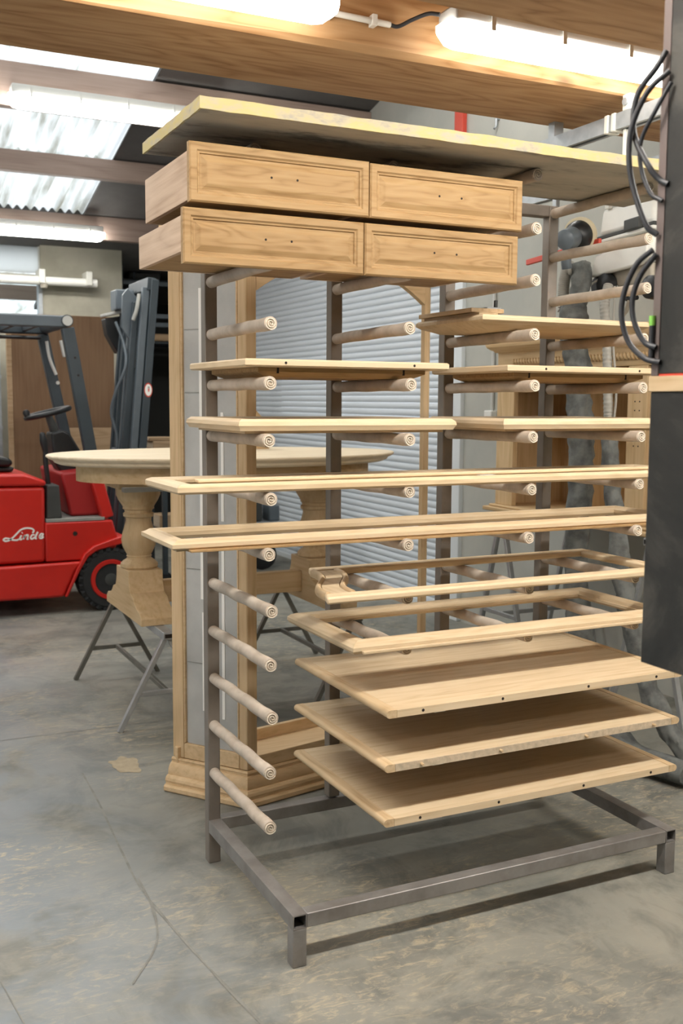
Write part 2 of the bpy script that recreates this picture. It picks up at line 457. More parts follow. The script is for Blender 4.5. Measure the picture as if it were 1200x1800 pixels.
# right wall with the shutter opening Y 2.93-6.80
DY0, DY1, DZ = 2.93, 6.80, 3.1
wr = MB()
WN = 3.6            # the bay nearest the camera is wider
wr.box(WX, WX+0.2, 0.15, DY0, 0, 4.6); wr.box(WN, WN+0.2, -7, 0.35, 0, 4.6); wr.box(WX+0.2, WN+0.2, 0.15, 0.35, 0, 4.6); wr.box(WX, WX+0.2, DY1, 9.5, 0, 4.6); wr.box(WX, WX+0.2, DY0, DY1, DZ, 4.6)
struct(wr.build('wall_right', CONC))
# roller shutter: every slat a part
dr = struct(bpy.data.objects.new('door_1', None)); COL.objects.link(dr); dr.location = (WX, (DY0+DY1)/2, 0); ORG['door_1'] = Vector(dr.location)
z = 0.03; ns = 0
prof = [(0.0, 0.0), (0.006, 0.007), (0.010, 0.020), (0.010, 0.030), (0.006, 0.042), (0.0, 0.049)]
slat_me = None
while z < DZ-0.05:
    if slat_me is None:
        b = MB()
        poly = [(WX+0.05-d, DY0-0.0, zz) for d, zz in prof] + [(WX+0.06, DY0, 0.049), (WX+0.06, DY0, 0.0)]
        b.prism(poly, (0, DY1-DY0, 0))
        so = b.build('slat', SHUT, dr, smooth=60); slat_me = so.data; so.location.z = z
    else:
        so = bpy.data.objects.new('slat', slat_me); COL.objects.link(so); so.parent = dr; so.location.z = z
    z += 0.0502
MB().box(WX-0.03, WX+0.06, DY0-0.14, DY0+0.02, 0, DZ).build('jamb', JAMB, dr, bevel=0.004)
MB().box(WX-0.03, WX+0.06, DY1-0.02, DY1+0.12, 0, DZ).build('jamb', DKG, dr, bevel=0.004)
MB().box(WX+0.02, WX+0.06, DY0, DY1, 0, 0.04).build('bottom_bar', JAMB, dr)
# back wall: pier, high glazed panel, dark recess; low part closed
YB = 7.4
wb = MB()
wb.box(-6, 0.80, YB, YB+0.2, 0, 2.32); wb.box(0.80, 1.60, YB, YB+0.2, 0, 4.2); wb.box(-6, 0.80, YB, YB+0.2, 2.62, 2.70)
wb.box(-6, 0.80, YB, YB+0.2, 3.12, 4.2); wb.box(0.80, 0.96, YB, YB+0.2, 3.12, 4.2)
struct(wb.build('wall_back', CONCL))
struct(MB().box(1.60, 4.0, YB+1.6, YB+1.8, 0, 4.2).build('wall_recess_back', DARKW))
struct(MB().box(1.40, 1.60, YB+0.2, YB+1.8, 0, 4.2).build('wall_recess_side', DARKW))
wn = struct(bpy.data.objects.new('window_1', None)); COL.objects.link(wn); wn.location = (0.4, YB, 2.7); ORG['window_1'] = Vector(wn.location)
for i in range(4):
    x1 = 0.80-0.62*i
    MB().box(x1-0.61, x1-0.005, YB+0.06, YB+0.075, 2.72, 3.10).build('pane', FROST, wn)
    MB().box(x1-0.012, x1+0.008, YB+0.04, YB+0.1, 2.70, 3.12).build('window_bar', LTG, wn)
# lower opening: looks into the next bay, glazed and framed
wn2 = struct(bpy.data.objects.new('window_2', None)); COL.objects.link(wn2); wn2.location = (0.4, YB, 2.32); ORG['window_2'] = Vector(wn2.location)
MB().box(0.775, 0.81, YB-0.02, YB+0.1, 2.30, 2.64).build('window_frame', GALV, wn2)
MB().box(-0.6, 0.775, YB+0.05, YB+0.06, 2.32, 2.62).build('pane', GLASS, wn2)
# left wall: far to the left, open doorway letting daylight in
wl = MB()
wl.box(-5.2, -5.0, 0.9, 9.5, 0, 4.6); wl.box(-5.2, -5.0, -7, -1.5, 0, 4.6); wl.box(-5.2, -5.0, -1.5, 0.9, 2.2, 4.6)
struct(wl.build('wall_left', CONC))
wf = MB(); wf.box(-5.2, WN+0.2, -6.2, -6.0, 0, 4.6)
struct(wf.build('wall_front', DARKW))

# roof slopes down away from the camera; translucent sheets between purlins
SL = -0.228
def roofz(y): return 3.72 + SL*(y-4.18)
XT = 1.06            # right edge of the translucent strip
rf = MB()
def roofslab(b, x0, x1, y0, y1, t=0.05):
    b.add([(x0, y0, roofz(y0)), (x1, y0, roofz(y0)), (x1, y1, roofz(y1)), (x0, y1, roofz(y1)),
           (x0, y0, roofz(y0)+t), (x1, y0, roofz(y0)+t), (x1, y1, roofz(y1)+t), (x0, y1, roofz(y1)+t)],
          [(0, 1, 2, 3), (7, 6, 5, 4), (0, 4, 5, 1), (1, 5, 6, 2), (2, 6, 7, 3), (3, 7, 4, 0)])
roofslab(rf, XT, 4.0, 0.3, 9.4); roofslab(rf, -5.2, -2.0, 0.3, 9.4); roofslab(rf, -2.0, XT, 6.62, 7.6); roofslab(rf, -2.0, XT, 0.3, 1.6)
roof = struct(rf.build('ceiling', ROOFM))
# corrugated translucent sheets
def corr_sheet(x0, x1, y0, y1, dz):
    b = MB(); nx = int((x1-x0)/0.0127); vs = []; fs = []
    for i in range(nx+1):
        x = x0+(x1-x0)*i/nx; h = 0.020*math.sin(2*PI*x/0.076)
        for y in (y0, y1): vs.append((x, y, roofz(y)+h+dz))
        if i: fs.append((2*i-2, 2*i, 2*i+1, 2*i-1))
    o = b.add(vs, fs).build('skylight_sheet', TRANS, roof, smooth=80)
corr_sheet(-2.05, -0.62, 1.5, 4.35, 0.03); corr_sheet(-0.66, XT+0.02, 1.5, 4.4, 0.032)
corr_sheet(-2.05, XT+0.02, 4.3, 5.6, 0.02); corr_sheet(-2.05, XT, 5.5, 6.7, 0.03)
# far bay seen through the low opening
vs = []; fs = []
for i in range(121):
    x = -2.5+5.0*i/120; hh = 0.02*math.sin(i*2.1)
    vs += [(x, 8.2, 3.0+hh), (x, 12.0, 2.45+hh)]
    if i: fs.append((2*i-2, 2*i, 2*i+1, 2*i-1))
struct(MB().add(vs, fs).build('ceiling_far_bay', TRANS, None, smooth=80))
struct(MB().box(-3, 1.2, 9.0, 9.1, 2.60, 2.76).build('trim_10', PURL))
# purlins
def purlin(y, z0, z1, x0=-5.0, x1=WX, th=0.09):
    struct(MB().box(x0, x1, y, y+th, z0, z1).build('trim_1', PURL, bevel=0.004))
for n_, (y, z0, z1) in enumerate([(4.18, 3.415, 3.70), (5.43, 3.262, 3.42), (6.58, 2.955, 3.165)]):
    b = MB().box(-5.0, WX, y, y+0.09, z0, z1).build('trim_%d' % (n_+1), PURL, bevel=0.004); struct(b)
# near timber beams and the deck they carry
ZB = 2.5
beams = [(-0.335, 0.095), (-1.16, -0.715), (-2.40, -1.95), (-4.0, -3.55)]
for n_, (y0, y1) in enumerate(beams):
    b = MB()
    nx = 60; vs = []; fs = []
    # wany lower arrises: one continuous beam with a slightly wandering edge
    for i in range(nx+1):
        x = -5.0 + (WN+5.0)*i/nx
        w1 = 0.012+0.012*noise.noise(Vector((x*1.1, n_*7.3, 0))); w2 = 0.014+0.010*noise.noise(Vector((x*1.3, n_*3.3+9, 0)))
        ring = [(y0, ZB+w1), (y0+w1, ZB), (y1-w2, ZB), (y1, ZB+w2), (y1, ZB+0.34), (y0, ZB+0.34)]
        vs += [(x, y, z) for y, z in ring]
        if i:
            for q in range(6): fs.append(((i-1)*6+q, i*6+q, i*6+(q+1) % 6, (i-1)*6+(q+1) % 6))
    fs += [tuple(range(6)), tuple(range(nx*6, nx*6+6))]
    struct(b.add(vs, fs).build('trim_%d' % (n_+4), FIR, smooth=25))
struct(MB().box(-5.2, WN, -6.2, 0.35, ZB+0.345, ZB+0.40).build('trim_8', FIR))
struct(MB().box(-5.2, WX, 0.28, 0.35, ZB+0.40, 4.75).build('trim_9', DARKW))

# ------------------------------------------------------------------ lamps
def lamp(label, x0, x1, y, z, group, h=0.10, wd=0.11, clips=True, glow=None):
    t = thing('fluorescent_lamp', label, 'lamp', ((x0+x1)/2, y, z), group)
    # diffuser: rounded trough with chamfered ends
    def ringp(x, s):
        pr = [(-0.5, 0.55), (-0.5, 0.25), (-0.36, 0.02), (-0.18, -0.06), (0.18, -0.06), (0.36, 0.02), (0.5, 0.25), (0.5, 0.55)]
        return [(x, y+a*wd*s, z+(b_ if b_ > 0.5 else b_*s+0.55*(1-s))*h) for a, b_ in pr]
    b = MB(); xs = [(x0, 0.55), (x0+0.03, 0.9), (x0+0.06, 1.0), (x1-0.06, 1.0), (x1-0.03, 0.9), (x1, 0.55)]
    vs = []; fs = []
    for i, (x, s) in enumerate(xs):
        vs += ringp(x, s)
        if i:
            for q in range(8): fs.append(((i-1)*8+q, i*8+q, i*8+(q+1) % 8, (i-1)*8+(q+1) % 8))
    fs += [tuple(range(8)), tuple(range(len(vs)-8, len(vs)))]
    b.add(vs, fs).build('diffuser', glow or (GLOW2 if -2 < y < -1 else GLOW3), t, smooth=50)
    MB().box(x0+0.02, x1-0.02, y-wd*0.46, y+wd*0.46, z+0.55*h, z+h).build('housing', LTG, t, bevel=0.006)
    if clips:
        n = 5
        for i in range(n):
            x = x0+0.14+(x1-x0-0.28)*i/(n-1)
            for sgn in (-1, 1):
                MB().obox((x, y+sgn*wd*0.53, z+0.38*h), (x, y+sgn*wd*0.53, z+0.95*h), 0.014, 0.004, (0, 1, 0)).build('clip', LTG, t)
    return t
G1 = 'strip lamps between the near timber beams'
la = lamp('bright strip lamp at top right between two thick timber beams', 0.57, 1.86, -0.462, 2.512, G1, glow=GLOW)
lb = lamp('strip lamp cut off by top edge of frame, left of the conduit', -1.06, 0.235, -0.462, 2.512, G1, glow=GLOW)
lamp('added strip lamp of the same row, out of view to the left', -2.62, -1.34, -0.462, 2.512, G1, glow=GLOW3)  # added outside the frame to brighten the cabinet and left floor
lamp('added unseen strip lamp of the same row, farthest left', -4.1, -2.85, -0.462, 2.512, G1, glow=GLOW3)  # likewise an unseen addition, more light from the left
for t, xa in ((la, 0.9), (la, 1.4), (lb, -0.7), (lb, -0.2)):
    MB().box(xa, xa+0.03, -0.46, -0.3355, 2.613, 2.619).build('bracket', LTG, t)
for x0, y, lb_ in ((-1.36, -1.70, 'strip lamp over the aisle in front of the rack, left of camera axis'), (0.10, -1.70, 'strip lamp over the aisle straight above the rack front'), (1.46, -1.70, 'strip lamp over the aisle, rightmost near the wall'),
                 (0.40, -3.30, 'strip lamp over the aisle, farthest from the rack')):
    lamp(lb_, x0, x0+1.26, y, 2.512, 'lamps over the front aisle', wd=0.15 if y > -2 else 0.10, clips=False)
lc = lamp('strip lamp under the first grey purlin, above the forklift', 0.045, 1.60, 4.09, 3.39, 'lamps below the roof purlins', h=0.13, wd=0.14)
ld = lamp('strip lamp at far left below the lowest purlin', -0.35, 1.215, 6.49, 2.93, 'lamps below the roof purlins', h=0.12, wd=0.14)
for x0, lb_ in ((-2.4, 'added strip lamp under the first purlin, out of view on the left'), (2.0-0.35, 'strip lamp under the first purlin, right of the board')):
    if x0 < 0: lamp(lb_, x0, x0+1.5, 4.09, 3.39, 'lamps below the roof purlins', h=0.13, wd=0.14)  # unseen extra lamp, added to light the forklift
lamp('added strip lamp under the lowest purlin, out of view on the left', -2.2, -0.6, 6.49, 2.93, 'lamps below the roof purlins', h=0.12, wd=0.14)  # unseen extra lamp, added to lift the back of the hall
lamp('added unseen strip lamp high over the left aisle', -3.2, -1.7, 1.9, 3.85, 'added lamps high over the table', h=0.12, wd=0.14)  # added unseen lamp, lights the left side of the display cabinet
for x0, lb_ in ((-1.4, 'added hidden strip lamp high over the table, left one of three'), (0.2, 'added hidden strip lamp high over the table, middle one of three'), (1.8-0.6, 'added hidden strip lamp high over the table, right one of three')):
    lamp(lb_, x0 if x0 < 1 else 1.55, (x0 if x0 < 1 else 1.55)+1.1, 1.9, 3.85, 'added lamps high over the table', h=0.12, wd=0.14)  # added behind the near beam, out of sight, to brighten the background
for t, xs_, y, z in ((lc, (0.3, 1.3), 4.09, 3.52), (ld, (0.1, 0.9), 6.49, 3.05)):
    for xa in xs_: MB().box(xa, xa+0.03, y-0.02, y+0.10, z-0.005, z+0.003).build('bracket', LTG, t)
# conduit between the two near lamps
cd = thing('cable_conduit', 'white conduit clipped to the lit beam face between the strip lamps', 'conduit', (0.25, -0.35, 2.56))
MB().tube([(0.20, -0.350, 2.585), (0.465, -0.350, 2.580)], 0.009, 12).build('pipe', WHITE, cd, smooth=40)
for xa in (0.27, 0.41): MB().box(xa-0.008, xa+0.008, -0.364, -0.3355, 2.566, 2.598).build('pipe_clip', WHITE, cd, bevel=0.002)
MB().tube(smoothpath([(0.465, -0.350, 2.580), (0.49, -0.355, 2.578), (0.52, -0.385, 2.592), (0.545, -0.43, 2.598), (0.569, -0.455, 2.592)]), 0.006, 8).build('cable', CABLE, cd, smooth=60)

# ------------------------------------------------------------------ the drying rack
L, D, W = 1.325, 0.73, 0.04
ROW = dict(T=2.163, S=2.010, A=1.853, B=1.695, C=1.540, D=1.385, E=1.230, F=1.075, G=0.921, H=0.768, I=0.614, J=0.459, K=0.302)
PX = [0.02, 0.448, 0.877, 1.305]
PR_ = 0.0175
rack = thing('drying_rack', 'tall steel rack with four posts and rows of cardboard wrapped pegs', 'rack', (L/2, -0.36, 0))
for i, px in enumerate(PX):
    z0 = 0.0 if i in (0, 3) else 0.151
    MB().box(px-W/2, px+W/2, -W, 0, z0, 2.19).build('post', STEELD, rack, bevel=0.003)
def beam_tube(name, a, b_, hollow=False):
    MB().obox(a, b_, W, W).build(name, STEEL, rack, bevel=0.003)
zc = 0.1455-W/2
for x in (W/2, L-W/2):
    # square tube, open at the front end
    b = MB(); t_ = 0.003; vs = []
    for y in (-D, -W):
        for hh in (W/2, W/2-t_):
            for a, c in ((-1, -1), (1, -1), (1, 1), (-1, 1)): vs.append((x+a*hh, y, zc+c*hh))
    fs = []
    for k in range(4):
        j = (k+1) % 4
        fs += [(k, j, 8+j, 8+k), (4+k, 12+k, 12+j, 4+j), (k, 4+k, 4+j, j)]
    fs.append((8, 9, 10, 11)); fs.append((12, 15, 14, 13))
    b.add(vs, fs).build('side_beam', STEEL, rack)
    MB().box(x-W/2, x+W/2, -D, -D+W, 0, zc-W/2-0.0005).build('leg', STEEL, rack, bevel=0.0025)
MB().box(W+0.0005, L-W-0.0005, -D, -D+W, zc-W/2, zc+W/2).build('front_beam', STEEL, rack, bevel=0.003)
for i in range(3):
    pass
MB().box(W+0.0005, L-W-0.0005, -W, 0, zc-W/2, zc+W/2).build('back_beam', STEEL, rack, bevel=0.003)
for i in range(3):
    MB().box(PX[i]+W/2+0.0005, PX[i+1]-W/2-0.0005, -W, 0, 2.15, 2.19).build('top_rail', STEELD, rack, bevel=0.003)
# pegs: tube with rolled paper end
peg_me = []
for v in range(4):
    r_ = random.Random(v)
    b = MB(); n = 22; y0, y1 = 0.0, -0.485
    path = [(0.0012*math.sin(i*0.9+v), y0+(y1-y0)*i/n, 0.0008*math.sin(i*0.7+v*2)) for i in range(n+1)]
    def rf_(i, a, p, v=v): return PR_*(1+0.022*noise.noise(Vector((math.cos(a)*2, p.y*14, math.sin(a)*2+v*5)))) * (1.06 if i >= 20 else 1.0)
    b.tube(path, PR_, 16, True, rf_)
    o1 = b.build('peg', CARD, None, smooth=50)
    # spiral of rolled paper on the end
    e = MB(); ns = 46; vs = []; fs = []
    for i in range(ns+1):
        a = i/ns*2*PI*2.6 + v; r0 = 0.002 + (PR_*1.04-0.002)*i/ns; hh = 0.003+0.0035*abs(noise.noise(Vector((a*0.8, v*3.0, 0))))
        for rr, yy in ((r0, -0.482), (r0, -0.4855-hh), (r0-0.0022, -0.4855-hh), (r0-0.0022, -0.482)):
            vs.append((rr*math.cos(a), yy, rr*math.sin(a)))
        if i:
            for q in range(4): fs.append(((i-1)*4+q, i*4+q, i*4+(q+1) % 4, (i-1)*4+(q+1) % 4))
    fs += [(0, 1, 2, 3), (ns*4+3, ns*4+2, ns*4+1, ns*4)]
    o2 = e.add(vs, fs).build('rolled_end', CARDL, None, smooth=50)
    peg_me.append((o1.data, o2.data))
    bpy.data.objects.remove(o1); bpy.data.objects.remove(o2)
kk = 0
for rn, z in ROW.items():
    for i, px in enumerate(PX):
        if rn == 'S' and i < 2: continue
        m1, m2 = peg_me[(kk*7+i) % 4]; kk += 1
        p = bpy.data.objects.new('peg', m1); COL.objects.link(p); p.parent = rack
        p.location = Vector((px+rnd.uniform(-.002, .002), -W, z)) - ORG[rack.name]
        q = bpy.data.objects.new('rolled_end', m2); COL.objects.link(q); q.parent = p
        if rn == 'T' and i < 2: p.scale = (1, 0.78, 1)
        p.rotation_euler = (rnd.uniform(-0.012, 0.004), 0, rnd.uniform(-0.008, 0.008))
def top(rn): return ROW[rn]+PR_+0.0015

# ------------------------------------------------------------------ things lying on the rack
# weathered board on top
bd = thing('top_board', 'thick weathered grey board with yellow edge lying across rack top', 'board', (0.6, -0.42, 2.183))
zb = 2.184
def bxface(b, poly, vec): b.prism(poly, vec)
MB().box(-0.212, 1.52, -0.665, -0.155, zb+0.0005, zb+0.0295).build('sheet', BOARD, bd, bevel=0.002)
# lipping strips with ragged arrises
def lipping(p0, p1, nrm):
    p0, p1, nrm = Vector(p0), Vector(p1), Vector(nrm); n = 90; vs = []; fs = []
    for i in range(n+1):
        p = p0.lerp(p1, i/n); j1 = 0.0016*noise.noise(p*23); j2 = 0.0022*noise.noise(p*19+Vector((5, 5, 5)))
        for a, zz in ((0.0005, j1*0.4), (0.006, j1), (0.006, 0.030+j2), (0.0005, 0.030+j2)):
            vs.append(p+nrm*a+Vector((0, 0, zz)))
        if i:
            for q in range(4): fs.append(((i-1)*4+q, i*4+q, i*4+(q+1) % 4, (i-1)*4+(q+1) % 4))
    fs += [(0, 1, 2, 3), (n*4, n*4+3, n*4+2, n*4+1)]
    MB().add(vs, fs).build('painted_edge', BOARDE, bd)
lipping((-0.218, -0.665, zb), (1.52, -0.665, zb), (0, -1, 0))
lipping((-0.212, -0.155, zb), (-0.212, -0.665, zb), (-1, 0, 0))

# drawers
def drawer(label, x0, x1, zlo, zhi, yf, yb, lip):
    t = thing('drawer', label, 'drawer', ((x0+x1)/2, (yf+yb)/2, zlo), 'oak drawers stacked under the top board')
    # front with a fielded panel: nested rings
    rings = [(0.0, 0.004), (0.004, 0.0), (0.019, 0.0), (0.023, 0.004), (0.027, 0.0045), (0.029, 0.0085), (0.033, 0.0085), (0.046, 0.0030), (0.049, 0.0025)]
    vs = []; fs = []
    for ins, dp in rings:
        for x, z in ((x0+ins, zlo+ins), (x1-ins, zlo+ins), (x1-ins, zhi-ins), (x0+ins, zhi-ins)): vs.append((x, yf+dp, z))
    for i in range(len(rings)-1):
        for k in range(4):
            j = (k+1) % 4; fs.append((i*4+k, i*4+j, i*4+4+j, i*4+4+k))
    fs.append(tuple((len(rings)-1)*4+k for k in range(4)))
    o = len(vs)
    for x, z in ((x0, zlo), (x1, zlo), (x1, zhi), (x0, zhi)): vs.append((x, yf+0.021, z))
    for k in range(4): fs.append((k, o+k, o+(k+1) % 4, (k+1) % 4))
    fs.append((o+3, o+2, o+1, o))
    fr = MB().add(vs, fs).build('front', OAKF, t)
    xm, zm = (x0+x1)/2+0.005, (zlo+zhi)/2+0.004
    for dx in (-0.0365, 0.0365):
        MB().disc((xm+dx, yf+0.0035, zm), (0, 1, 0), 0.0031, 0.003, 12).build('screw_hole', HOLE, fr)
    zs = zlo+lip; th = 0.014; yi = yf+0.0212
    for xa in (x0+0.012, x1-0.012-th):
        MB().box(xa, xa+th, yi, yb, zs, zhi-0.012).build('side', SIDE['y'], t, bevel=0.0015)
    MB().box(x0+0.0262, x1-0.0262, yb-0.014, yb, zs, zhi-0.012).build('back', SIDE['x'], t, bevel=0.0015)
    MB().box(x0+0.0265, x1-0.0265, yi, yb-0.0145, zs+0.002, zs+0.010).build('bottom', OAKF, t)
    return t
yf = -0.556
zA = top('A')
drawer('oak drawer with fielded front, bottom left of the stacked four', -0.226, 0.282, 1.836, 1.975, yf, -0.085, zA-1.836)
drawer('oak drawer with fielded front, bottom right of the stacked four', 0.285, 0.788, 1.836, 1.975, yf, -0.085, zA-1.836)
zU = 1.989
drawer('oak drawer with fielded front, top left of the stacked four', -0.208, 0.297, 1.990, 2.137, yf, -0.095, 0.012)
drawer('oak drawer with fielded front, top right of the stacked four', 0.300, 0.800, 1.990, 2.134, yf, -0.095, 0.012)

# framed doors: mitred members swept round a rectangle
P_DOOR = [(0.0, 0.004), (0.004, 0.0), (0.052, 0.0), (0.052, 0.008), (0.062, 0.008), (0.062, 0.017), (0.050, 0.022), (0.010, 0.022), (0.0, 0.016)]
P_MOULD = [(0.0, 0.010), (0.004, 0.006), (0.016, 0.006), (0.016, 0.0), (0.048, 0.0), (0.056, 0.010), (0.056, 0.021), (0.046, 0.024), (0.036, 0.031), (0.020, 0.031), (0.010, 0.024), (0.0, 0.020)]
P_FLAT = [(0.0, 0.003), (0.003, 0.0), (0.040, 0.0), (0.044, 0.004), (0.044, 0.015), (0.038, 0.021), (0.008, 0.021), (0.0, 0.014)]
P_LONG = [(0.0, 0.006), (0.006, 0.0), (0.052, 0.0), (0.052, 0.012), (0.060, 0.012), (0.060, 0.020), (0.050, 0.024), (0.014, 0.026), (0.004, 0.022), (0.0, 0.018)]
def frame(t, x0, x1, y0, y1, zb, prof, mats=OAK, rot=0.0):
    """four mitred members: rails along X, stiles along Y"""
    cs = [(x0, y0, 1, 1), (x1, y0, -1, 1), (x1, y1, -1, -1), (x0, y1, 1, -1)]
    n = len(prof)
    for k in range(4):
        a, b_ = cs[k], cs[(k+1) % 4]
        vs = [(a[0]+a[2]*d, a[1]+a[3]*d, zb+z) for d, z in prof] + [(b_[0]+b_[2]*d, b_[1]+b_[3]*d, zb+z) for d, z in prof]
        e = 0.0003
        dx, dy = (b_[0]-a[0]), (b_[1]-a[1]); ln = math.hypot(dx, dy)
        vs = [(p[0]+(dx/ln)*e*(1 if i < n else -1), p[1]+(dy/ln)*e*(1 if i < n else -1), p[2]) for i, p in enumerate(vs)]
        fs = [tuple(range(n)), tuple(reversed(range(n, 2*n)))] + [(q, n+q, n+(q+1) % n, (q+1) % n) for q in range(n)]
        MB().add(vs, fs).build('rail' if k % 2 == 0 else 'stile', mats['x'] if k % 2 == 0 else mats['y'], t, smooth=28)

def flip(prof, h): return [(d, h-z) for d, z in prof]

# B right: raised-panel door with a hinge strip and second thin panel on top
zB = top('B')
t = thing('raised_panel_door', 'oak panel door face down on upper right pegs, below the hinged strip', 'door', (1.0, -0.3, zB))
x0, x1, y0, y1 = 0.722, 1.37, -0.475, -0.075
def fielded(b, x0, x1, y0, y1, z0, rings):
    vs = []; fs = []
    for ins, z in rings:
        for x, y in ((x0+ins, y0+ins), (x1-ins, y0+ins), (x1-ins, y1-ins), (x0+ins, y1-ins)): vs.append((x, y, z0+z))
    for i in range(len(rings)-1):
        for k in range(4):
            j = (k+1) % 4; fs.append((i*4+k, i*4+j, i*4+4+j, i*4+4+k))
    fs.append(tuple((len(rings)-1)*4+k for k in range(4))); fs.append((3, 2, 1, 0))
    return b.add(vs, fs)
fielded(MB(), x0, x1, y0, y1, zB, [(0.06, 0.0), (0.012, 0.018), (0.0, 0.026), (0.0, 0.036), (0.006, 0.042)]).build('panel', PALE['x'], t, bevel=0.001)
MB().box(x0+0.02, x0+0.09, y0+0.05, y1-0.02, zB+0.0425, zB+0.052).build('batten', OAK['y'], t, bevel=0.002)
hs_ = thing('oak_strip', 'narrow oak strip with small metal hinge lying on upper right door', 'strip', (0.83, -0.3, zB+0.0525))
MB().box(x0+0.005, x0+0.125, y0+0.07, y1-0.01, zB+0.0525, zB+0.066).build('strip_body', OAK['y'], hs_, bevel=0.002)
MB().box(x0+0.07, x0+0.12, y0+0.08, y0+0.11, zB+0.0662, zB+0.071).build('hinge_plate', GALV, hs_)
MB().box(x0+0.104, x0+0.114, y0+0.088, y0+0.098, zB+0.0712, zB+0.094).build('hinge_pin', DKG, hs_, bevel=0.002)

# C row: two doors lying face down, raised panel underneath
def flat_door(label, x0, x1, y0, y1, rn, holes):
    zb = top(rn)
    t = thing('cabinet_door', label, 'door', ((x0+x1)/2, (y0+y1)/2, zb))
    fielded(MB(), x0+0.055, x1-0.055, y0+0.045, y1-0.045, zb, [(0.03, 0.0), (0.010, 0.009), (0.0, 0.014), (0.0, 0.0255)]).build('raised_panel', OAKF, t)
    frame(t, x0, x1, y0, y1, zb+0.026, [(0.0, 0.004), (0.005, 0.0), (0.068, 0.0), (0.074, 0.006), (0.074, 0.019), (0.070, 0.021), (0.004, 0.021), (0.0, 0.017)], PALE)
    MB().box(x0+0.075, x1-0.075, y0+0.075, y1-0.075, zb+0.030, zb+0.040).build('field', OAKF, t)
    for hx in holes:
        MB().disc((hx, y0+0.0008, zb+0.037), (0, 1, 0), 0.0038, 0.003, 12).build('dowel_hole', HOLE, t)
    for xa in (x0+0.11, x1-0.13):
        MB().box(xa, xa+0.006, y0+0.0445, y0+0.0475, zb+0.010, zb+0.0255).build('joint_slot', HOLE, t)
    return t
flat_door('oak door face down on the left pegs, highest loose door left of centre', -0.043, 0.592, -0.502, -0.02, 'C', (0.075, 0.475))
flat_door('oak door face down on right pegs, one row below the hinged strip', 0.797, 1.42, -0.502, -0.06, 'C', (0.94, 1.31))

# D row: two moulded frame doors
def moulded_door(label, x0, x1, y0, y1, rn, prof, panel=True):
    zb = top(rn)
    t = thing('framed_door', label, 'door', ((x0+x1)/2, (y0+y1)/2, zb))
    frame(t, x0, x1, y0, y1, zb, prof, PALE)
    if panel:
        MB().box(x0+0.064, x1-0.064, y0+0.064, y1-0.064, zb+0.004, zb+0.008).build('panel', OAKF, t)
    return t
P_D = [(0.030, 0.0), (0.080, 0.0), (0.080, 0.014), (0.068, 0.014), (0.068, 0.028), (0.058, 0.036), (0.044, 0.040), (0.012, 0.040), (0.002, 0.032), (0.0, 0.022), (0.004, 0.016), (0.008, 0.008), (0.030, 0.008)]
d1 = moulded_door('moulded oak frame lying left, just above the round table top', -0.06, 0.625, -0.497, -0.03, 'D', P_D)
d2 = moulded_door('moulded oak frame lying on right pegs, fourth layer above the long frames', 0.79, 1.43, -0.497, -0.045, 'D', P_D)

# E and F: long narrow frames across the whole rack
def long_frame(label, x0, x1, y0, y1, rn, prof, filler):
    zb = top(rn)
    t = thing('long_frame', label, 'frame', ((x0+x1)/2, (y0+y1)/2, zb), 'long narrow oak frames across the rack')
    frame(t, x0, x1, y0, y1, zb, prof, PALE)
    return t, zb
e, zE = long_frame('long narrow oak frame across the rack, upper of the two', -0.240, 1.56, -0.53, -0.215, 'E', P_LONG, True)
MB().box(-0.17, 1.47, -0.485, -0.451, zE+0.0262, zE+0.036).build('inner_fillet', PALE['x'], e, bevel=0.003)
MB().box(0.70, 0.755, -0.514, -0.494, zE+0.0262, zE+0.0275).build('metal_plate', LTG, e)
f, zF = long_frame('long narrow oak frame across the rack, lower of the two', -0.245, 1.51, -0.495, -0.18, 'F', P_MOULD, True)
MB().box(-0.20, 1.48, -0.512, -0.4792, zF-0.0005, zF+0.0055).build('tongue', OAKF, f, bevel=0.001)

# G: narrow frame with arched left end
zG = top('G')
g = thing('arched_frame', 'oak frame with wavy moulded left end, below the long frames', 'frame', (0.8, -0.35, zG))
def gx(y): return 0.16+(0.155/0.467)*(y+0.587)
MB().prism([(gx(-0.597), -0.597, zG), (1.42, -0.597, zG), (1.42, -0.540, zG), (gx(-0.540), -0.540, zG)], (0, 0, 0.021)).build('rail', PALE['x'], g, bevel=0.006)
MB().prism([(gx(-0.165), -0.165, zG), (1.42, -0.165, zG), (1.42, -0.110, zG), (gx(-0.110), -0.110, zG)], (0, 0, 0.021)).build('rail', PALE['x'], g, bevel=0.006)
MB().box(1.365, 1.42, -0.5395, -0.1655, zG, zG+0.021).build('stile', PALE['y'], g, bevel=0.006)
# left end: skewed serpentine member between two beads
def arch(off, wd, h1, name, mat, rnd_=True):
    n = 28; vs = []; fs = []
    for i in range(n+1):
        s_ = i/n; y = -0.5395+0.374*s_
        x = gx(y)+off-0.017*math.sin(2*PI*s_)
        if rnd_:
            ring = [(x+wd/2-wd/2*math.cos(PI*q/8), h1*(0.25+0.75*math.sin(PI*q/8))) for q in range(9)] + [(x+wd*0.9, 0), (x+wd*0.1, 0)]
        else:
            ring = [(x, 0), (x+wd, 0), (x+wd, h1), (x, h1)]
        m_ = len(ring)
        for xx, zz in ring: vs.append((xx, y, zG+zz))
        if i:
            for q in range(m_): fs.append(((i-1)*m_+q, i*m_+q, i*m_+(q+1) % m_, (i-1)*m_+(q+1) % m_))
    fs += [tuple(range(m_)), tuple(range(n*m_, n*m_+m_))]
    MB().add(vs, fs).build(name, mat, g, smooth=35)
